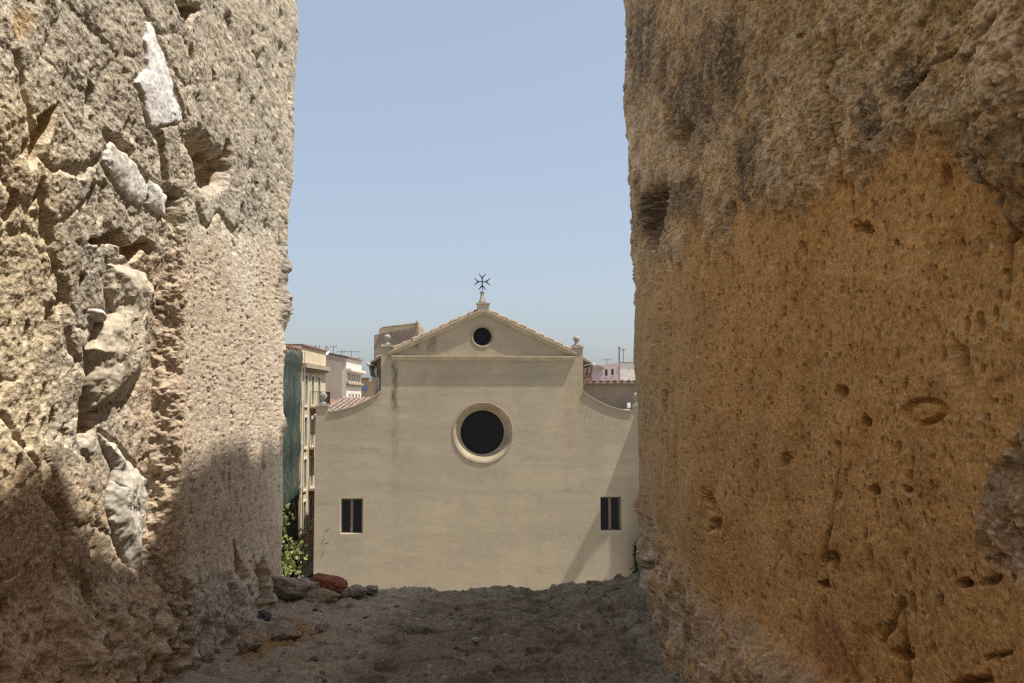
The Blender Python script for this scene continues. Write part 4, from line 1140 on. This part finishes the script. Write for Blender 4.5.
# pale pink house with antennas
pk = empty('pink_house', (9.2, 90, GROUND), 0, 'pale pink flat-roofed house with two small windows beside the right merlon', 'building')
X1 = (620 - 512) / 900 * 90 - 9.2
wn_ = [rect(0.1, 0.35, 13.4, 14.05), rect(0.72, 0.97, 13.45, 14.1)]
MB().panel(lambda u, w, d: (u, d, w), [(-0.4, -0.2), (X1, -0.2), (X1, 14.72), (-0.4, 14.5)], wn_, 0.12).box(-0.4, X1, 0.3, 9, -0.2, 14.5).build('wall', M['pink_wall'], pk)
for r_ in wn_:
    a, b, c_, d_ = r_[0][0], r_[1][0], r_[0][1], r_[2][1]
    f = MB().box(a - 0.05, b + 0.05, -0.03, -0.003, c_ - 0.06, c_ - 0.002).build('window', M['surround'], pk); MB().box(a, b, 0.08, 0.11, c_, d_).build('pane', M['shutter'], f)
MB().box(X1 + 0.003, X1 + 6, -0.05, 9, -0.2, 14.68).build('wing', M['surround'], pk)
MB().box(X1, X1 + 6.1, -0.12, 9, 14.683, 14.78).build('roof', M['tile_pink'], pk)
sm = empty('small_house', (7.5, 84, GROUND), 0, 'small pale house with a tiled roof left of the pale pink one', 'building')
MB().box(-0.3, 0.95, 0, 6, -0.2, 13.9).build('wall', M['pink_wall'], sm)
MB().prism([(-0.5, 13.9), (1.15, 13.9), (1.1, 14.0), (0.4, 14.3), (-0.3, 14.1)], lambda p, q, t: (p, t, q), -0.2, 6).build('roof', M['tile'], sm)
# antennas and dish
def antenna(px, py0, py1, Y, label, els=3, w=0.5, mr=0.03):
    x = (px - 512) / 900 * Y; z0 = (400 - py0) / 900 * Y; z1 = (400 - py1) / 900 * Y
    e = empty('tv_antenna', (x, Y, z0), 0, label, 'antenna', 'aerials on the roofs')
    MB().tube([(0, 0, 0), (0, 0, z1 - z0)], mr, seg=6).build('mast', M['mast'], e)
    m = MB(); m.tube([(-w, 0, z1 - z0 - 0.05), (w, 0, z1 - z0 - 0.05)], 0.018, seg=5)
    for i in range(els):
        x_ = -w + 2 * w * i / max(1, els - 1); m.tube([(x_, -0.3, z1 - z0 - 0.05), (x_, 0.3, z1 - z0 - 0.05)], 0.012, seg=5); m.tube([(x_, 0, z1 - z0 - 0.2), (x_, 0, z1 - z0 + 0.1)], 0.012, seg=5)
    m.build('aerial', M['mast'], e)
antenna(315, 350, 346, 63, 'low tv aerial on the yellow house roof', 3, 0.3)
antenna(333, 355, 346, 76, 'thin mast with small aerial right of the white dish', 2, 0.25)
antenna(351, 361, 351, 78, 'tallest tv aerial on the cream house roof', 5, 0.7)
antenna(341, 358, 351, 78, 'short tv aerial in the middle of the cream house roof', 3, 0.3)
antenna(358, 363, 358, 84, 'small tv aerial at the far end of the cream house roof', 4, 0.5)
antenna(619.3, 363, 347, 92, 'taller thick mast on the pale pink house', 2, 0.12, 0.07)
antenna(623.5, 363, 349, 92, 'thin mast right of the thick one, close to the right merlon', 4, 0.18)
antenna(607, 365, 359, 95, 'faint small aerial left of the masts on the pale pink house', 4, 0.5)
e = empty('satellite_dish', ((326 - 512) / 900 * 68, 68, 3.2), R(35), 'round white satellite dish on the roof beyond the yellow house', 'satellite dish')
m = MB(); n = 24
for j, (r_, d_) in enumerate(((0.0, 0.10), (0.12, 0.09), (0.25, 0.06), (0.34, 0.0))):
    for i in range(n):
        a = 2 * math.pi * i / n; m.v.append((max(r_, 0.001) * math.cos(a) * 0.8, d_ , 0.55 + max(r_, 0.001) * math.sin(a)))
for j in range(3):
    for i in range(n): m.f.append((j * n + i, j * n + (i + 1) % n, (j + 1) * n + (i + 1) % n, (j + 1) * n + i))
m.build('dish', M['white_metal'], e, smooth=True)
MB().tube([(0, 0.12, -0.2), (0, 0.12, 0.5)], 0.03).tube([(0, 0.1, 0.3), (0, -0.25, 0.45)], 0.015).build('mast', M['metal_pipe'], e)

# ------------------------------------------------------------------ plants
def leaf_quads(m, p, size, rnd, n=1):
    for _ in range(n):
        d = Vector((rnd.gauss(0, 1), rnd.gauss(0, 1), rnd.gauss(0, 0.7))).normalized()
        a = d.orthogonal().normalized(); a.rotate(Matrix.Rotation(rnd.random() * 6.28, 3, d)); L = size * rnd.uniform(0.7, 1.3)
        q = p; b = a.cross(d) * (L * 0.32)
        m.face([q, q + a * L * 0.5 + b, q + a * L, q + a * L * 0.5 - b])
def street_tree():
    rnd = random.Random(3)
    e = empty('street_tree', (-5.68, 16, GROUND), 0, 'young tree with bright yellow-green leaves beside the left merlon', 'tree')
    tr = MB(); lf = MB()
    tr.tube([(0, 0, 0), (0.06, 0.0, 2.5), (-0.03, 0.05, 5.0), (0.05, 0, 7.2)], 0.13, 0.05)
    tips = []
    for i in range(34):
        z0 = rnd.uniform(3.8, 7.1); a = rnd.uniform(0, 6.28)
        ln = rnd.uniform(0.9, 1.75) * (1.0 if z0 < 6.3 else 0.75)
        p0 = Vector((0, 0, z0)); d = Vector((math.cos(a), math.sin(a), rnd.uniform(0.5, 1.1))).normalized()
        p1 = p0 + d * ln * 0.5; p2 = p1 + (d + Vector((0, 0, 0.25))).normalized() * ln * 0.5 + Vector((rnd.gauss(0, .1), rnd.gauss(0, .1), 0))
        tr.tube([p0, p1, p2], 0.03, 0.008, 5); tips += [p1, p1.lerp(p2, 0.5), p2]
    # the shoots that show in the gap beside the wall
    for (x, z) in ((1.62, 8.95), (1.48, 8.75), (1.72, 8.45), (1.50, 8.2), (1.80, 8.35), (1.62, 7.95), (1.45, 8.5), (1.55, 7.9), (1.75, 8.05), (1.9, 8.15), (1.4, 9.1), (1.30, 8.9)):
        y = rnd.uniform(-0.4, 0.4); p0 = Vector((0.5, y * 0.4, 6.8)); p2 = Vector((x - 0.02, y, z)); p1 = p0.lerp(p2, 0.55) + Vector((0.12, 0, -0.2))
        tr.tube([p0, p1, p2], 0.02, 0.006, 5); tips += [p2, p1.lerp(p2, 0.75), p1.lerp(p2, 0.9)]
    for p in tips:
        for _ in range(rnd.randint(16, 28)):
            leaf_quads(lf, p + Vector((rnd.gauss(0, .10), rnd.gauss(0, .10), rnd.gauss(0, .08))), 0.085, rnd)
    tr.build('trunk', M['bark'], e, smooth=True); lf.build('crown', M['leaf'], e, fix=False)
street_tree()
def climber():
    rnd = random.Random(8)
    e = empty('climbing_plant', (5.68, 42.2, GROUND), 0, 'dark green climbing plant at the right corner of the church front', 'plant')
    tr = MB(); lf = MB()
    stems = [[(0.35, 0, 0), (0.30, 0, 2.5), (0.42, 0, 4.4), (0.35, 0, 6.6)], [(0.5, 0, 0), (0.1, 0, 2.2), (0.02, 0, 4.3)], [(0.9, 0, 0), (0.7, 0, 4), (0.6, 0, 6.2)]]
    for s in stems: tr.tube(s, 0.04, 0.012, 6)
    for s in stems:
        P = [Vector(p) for p in s]
        for i in range(46):
            t = i / 45 * (len(P) - 1.001); k = int(t); c = P[k].lerp(P[k + 1], t - k)
            sz = 0.17 * (1 - 0.75 * i / 45) * rnd.uniform(0.5, 1.3)
            for _ in range(26): leaf_quads(lf, c + Vector((rnd.gauss(0, sz), rnd.gauss(-0.12, .08), rnd.gauss(0, .08))), 0.12, rnd)
    tr.build('stem', M['bark'], e); lf.build('foliage', M['leaf_dark'], e, fix=False)
climber()
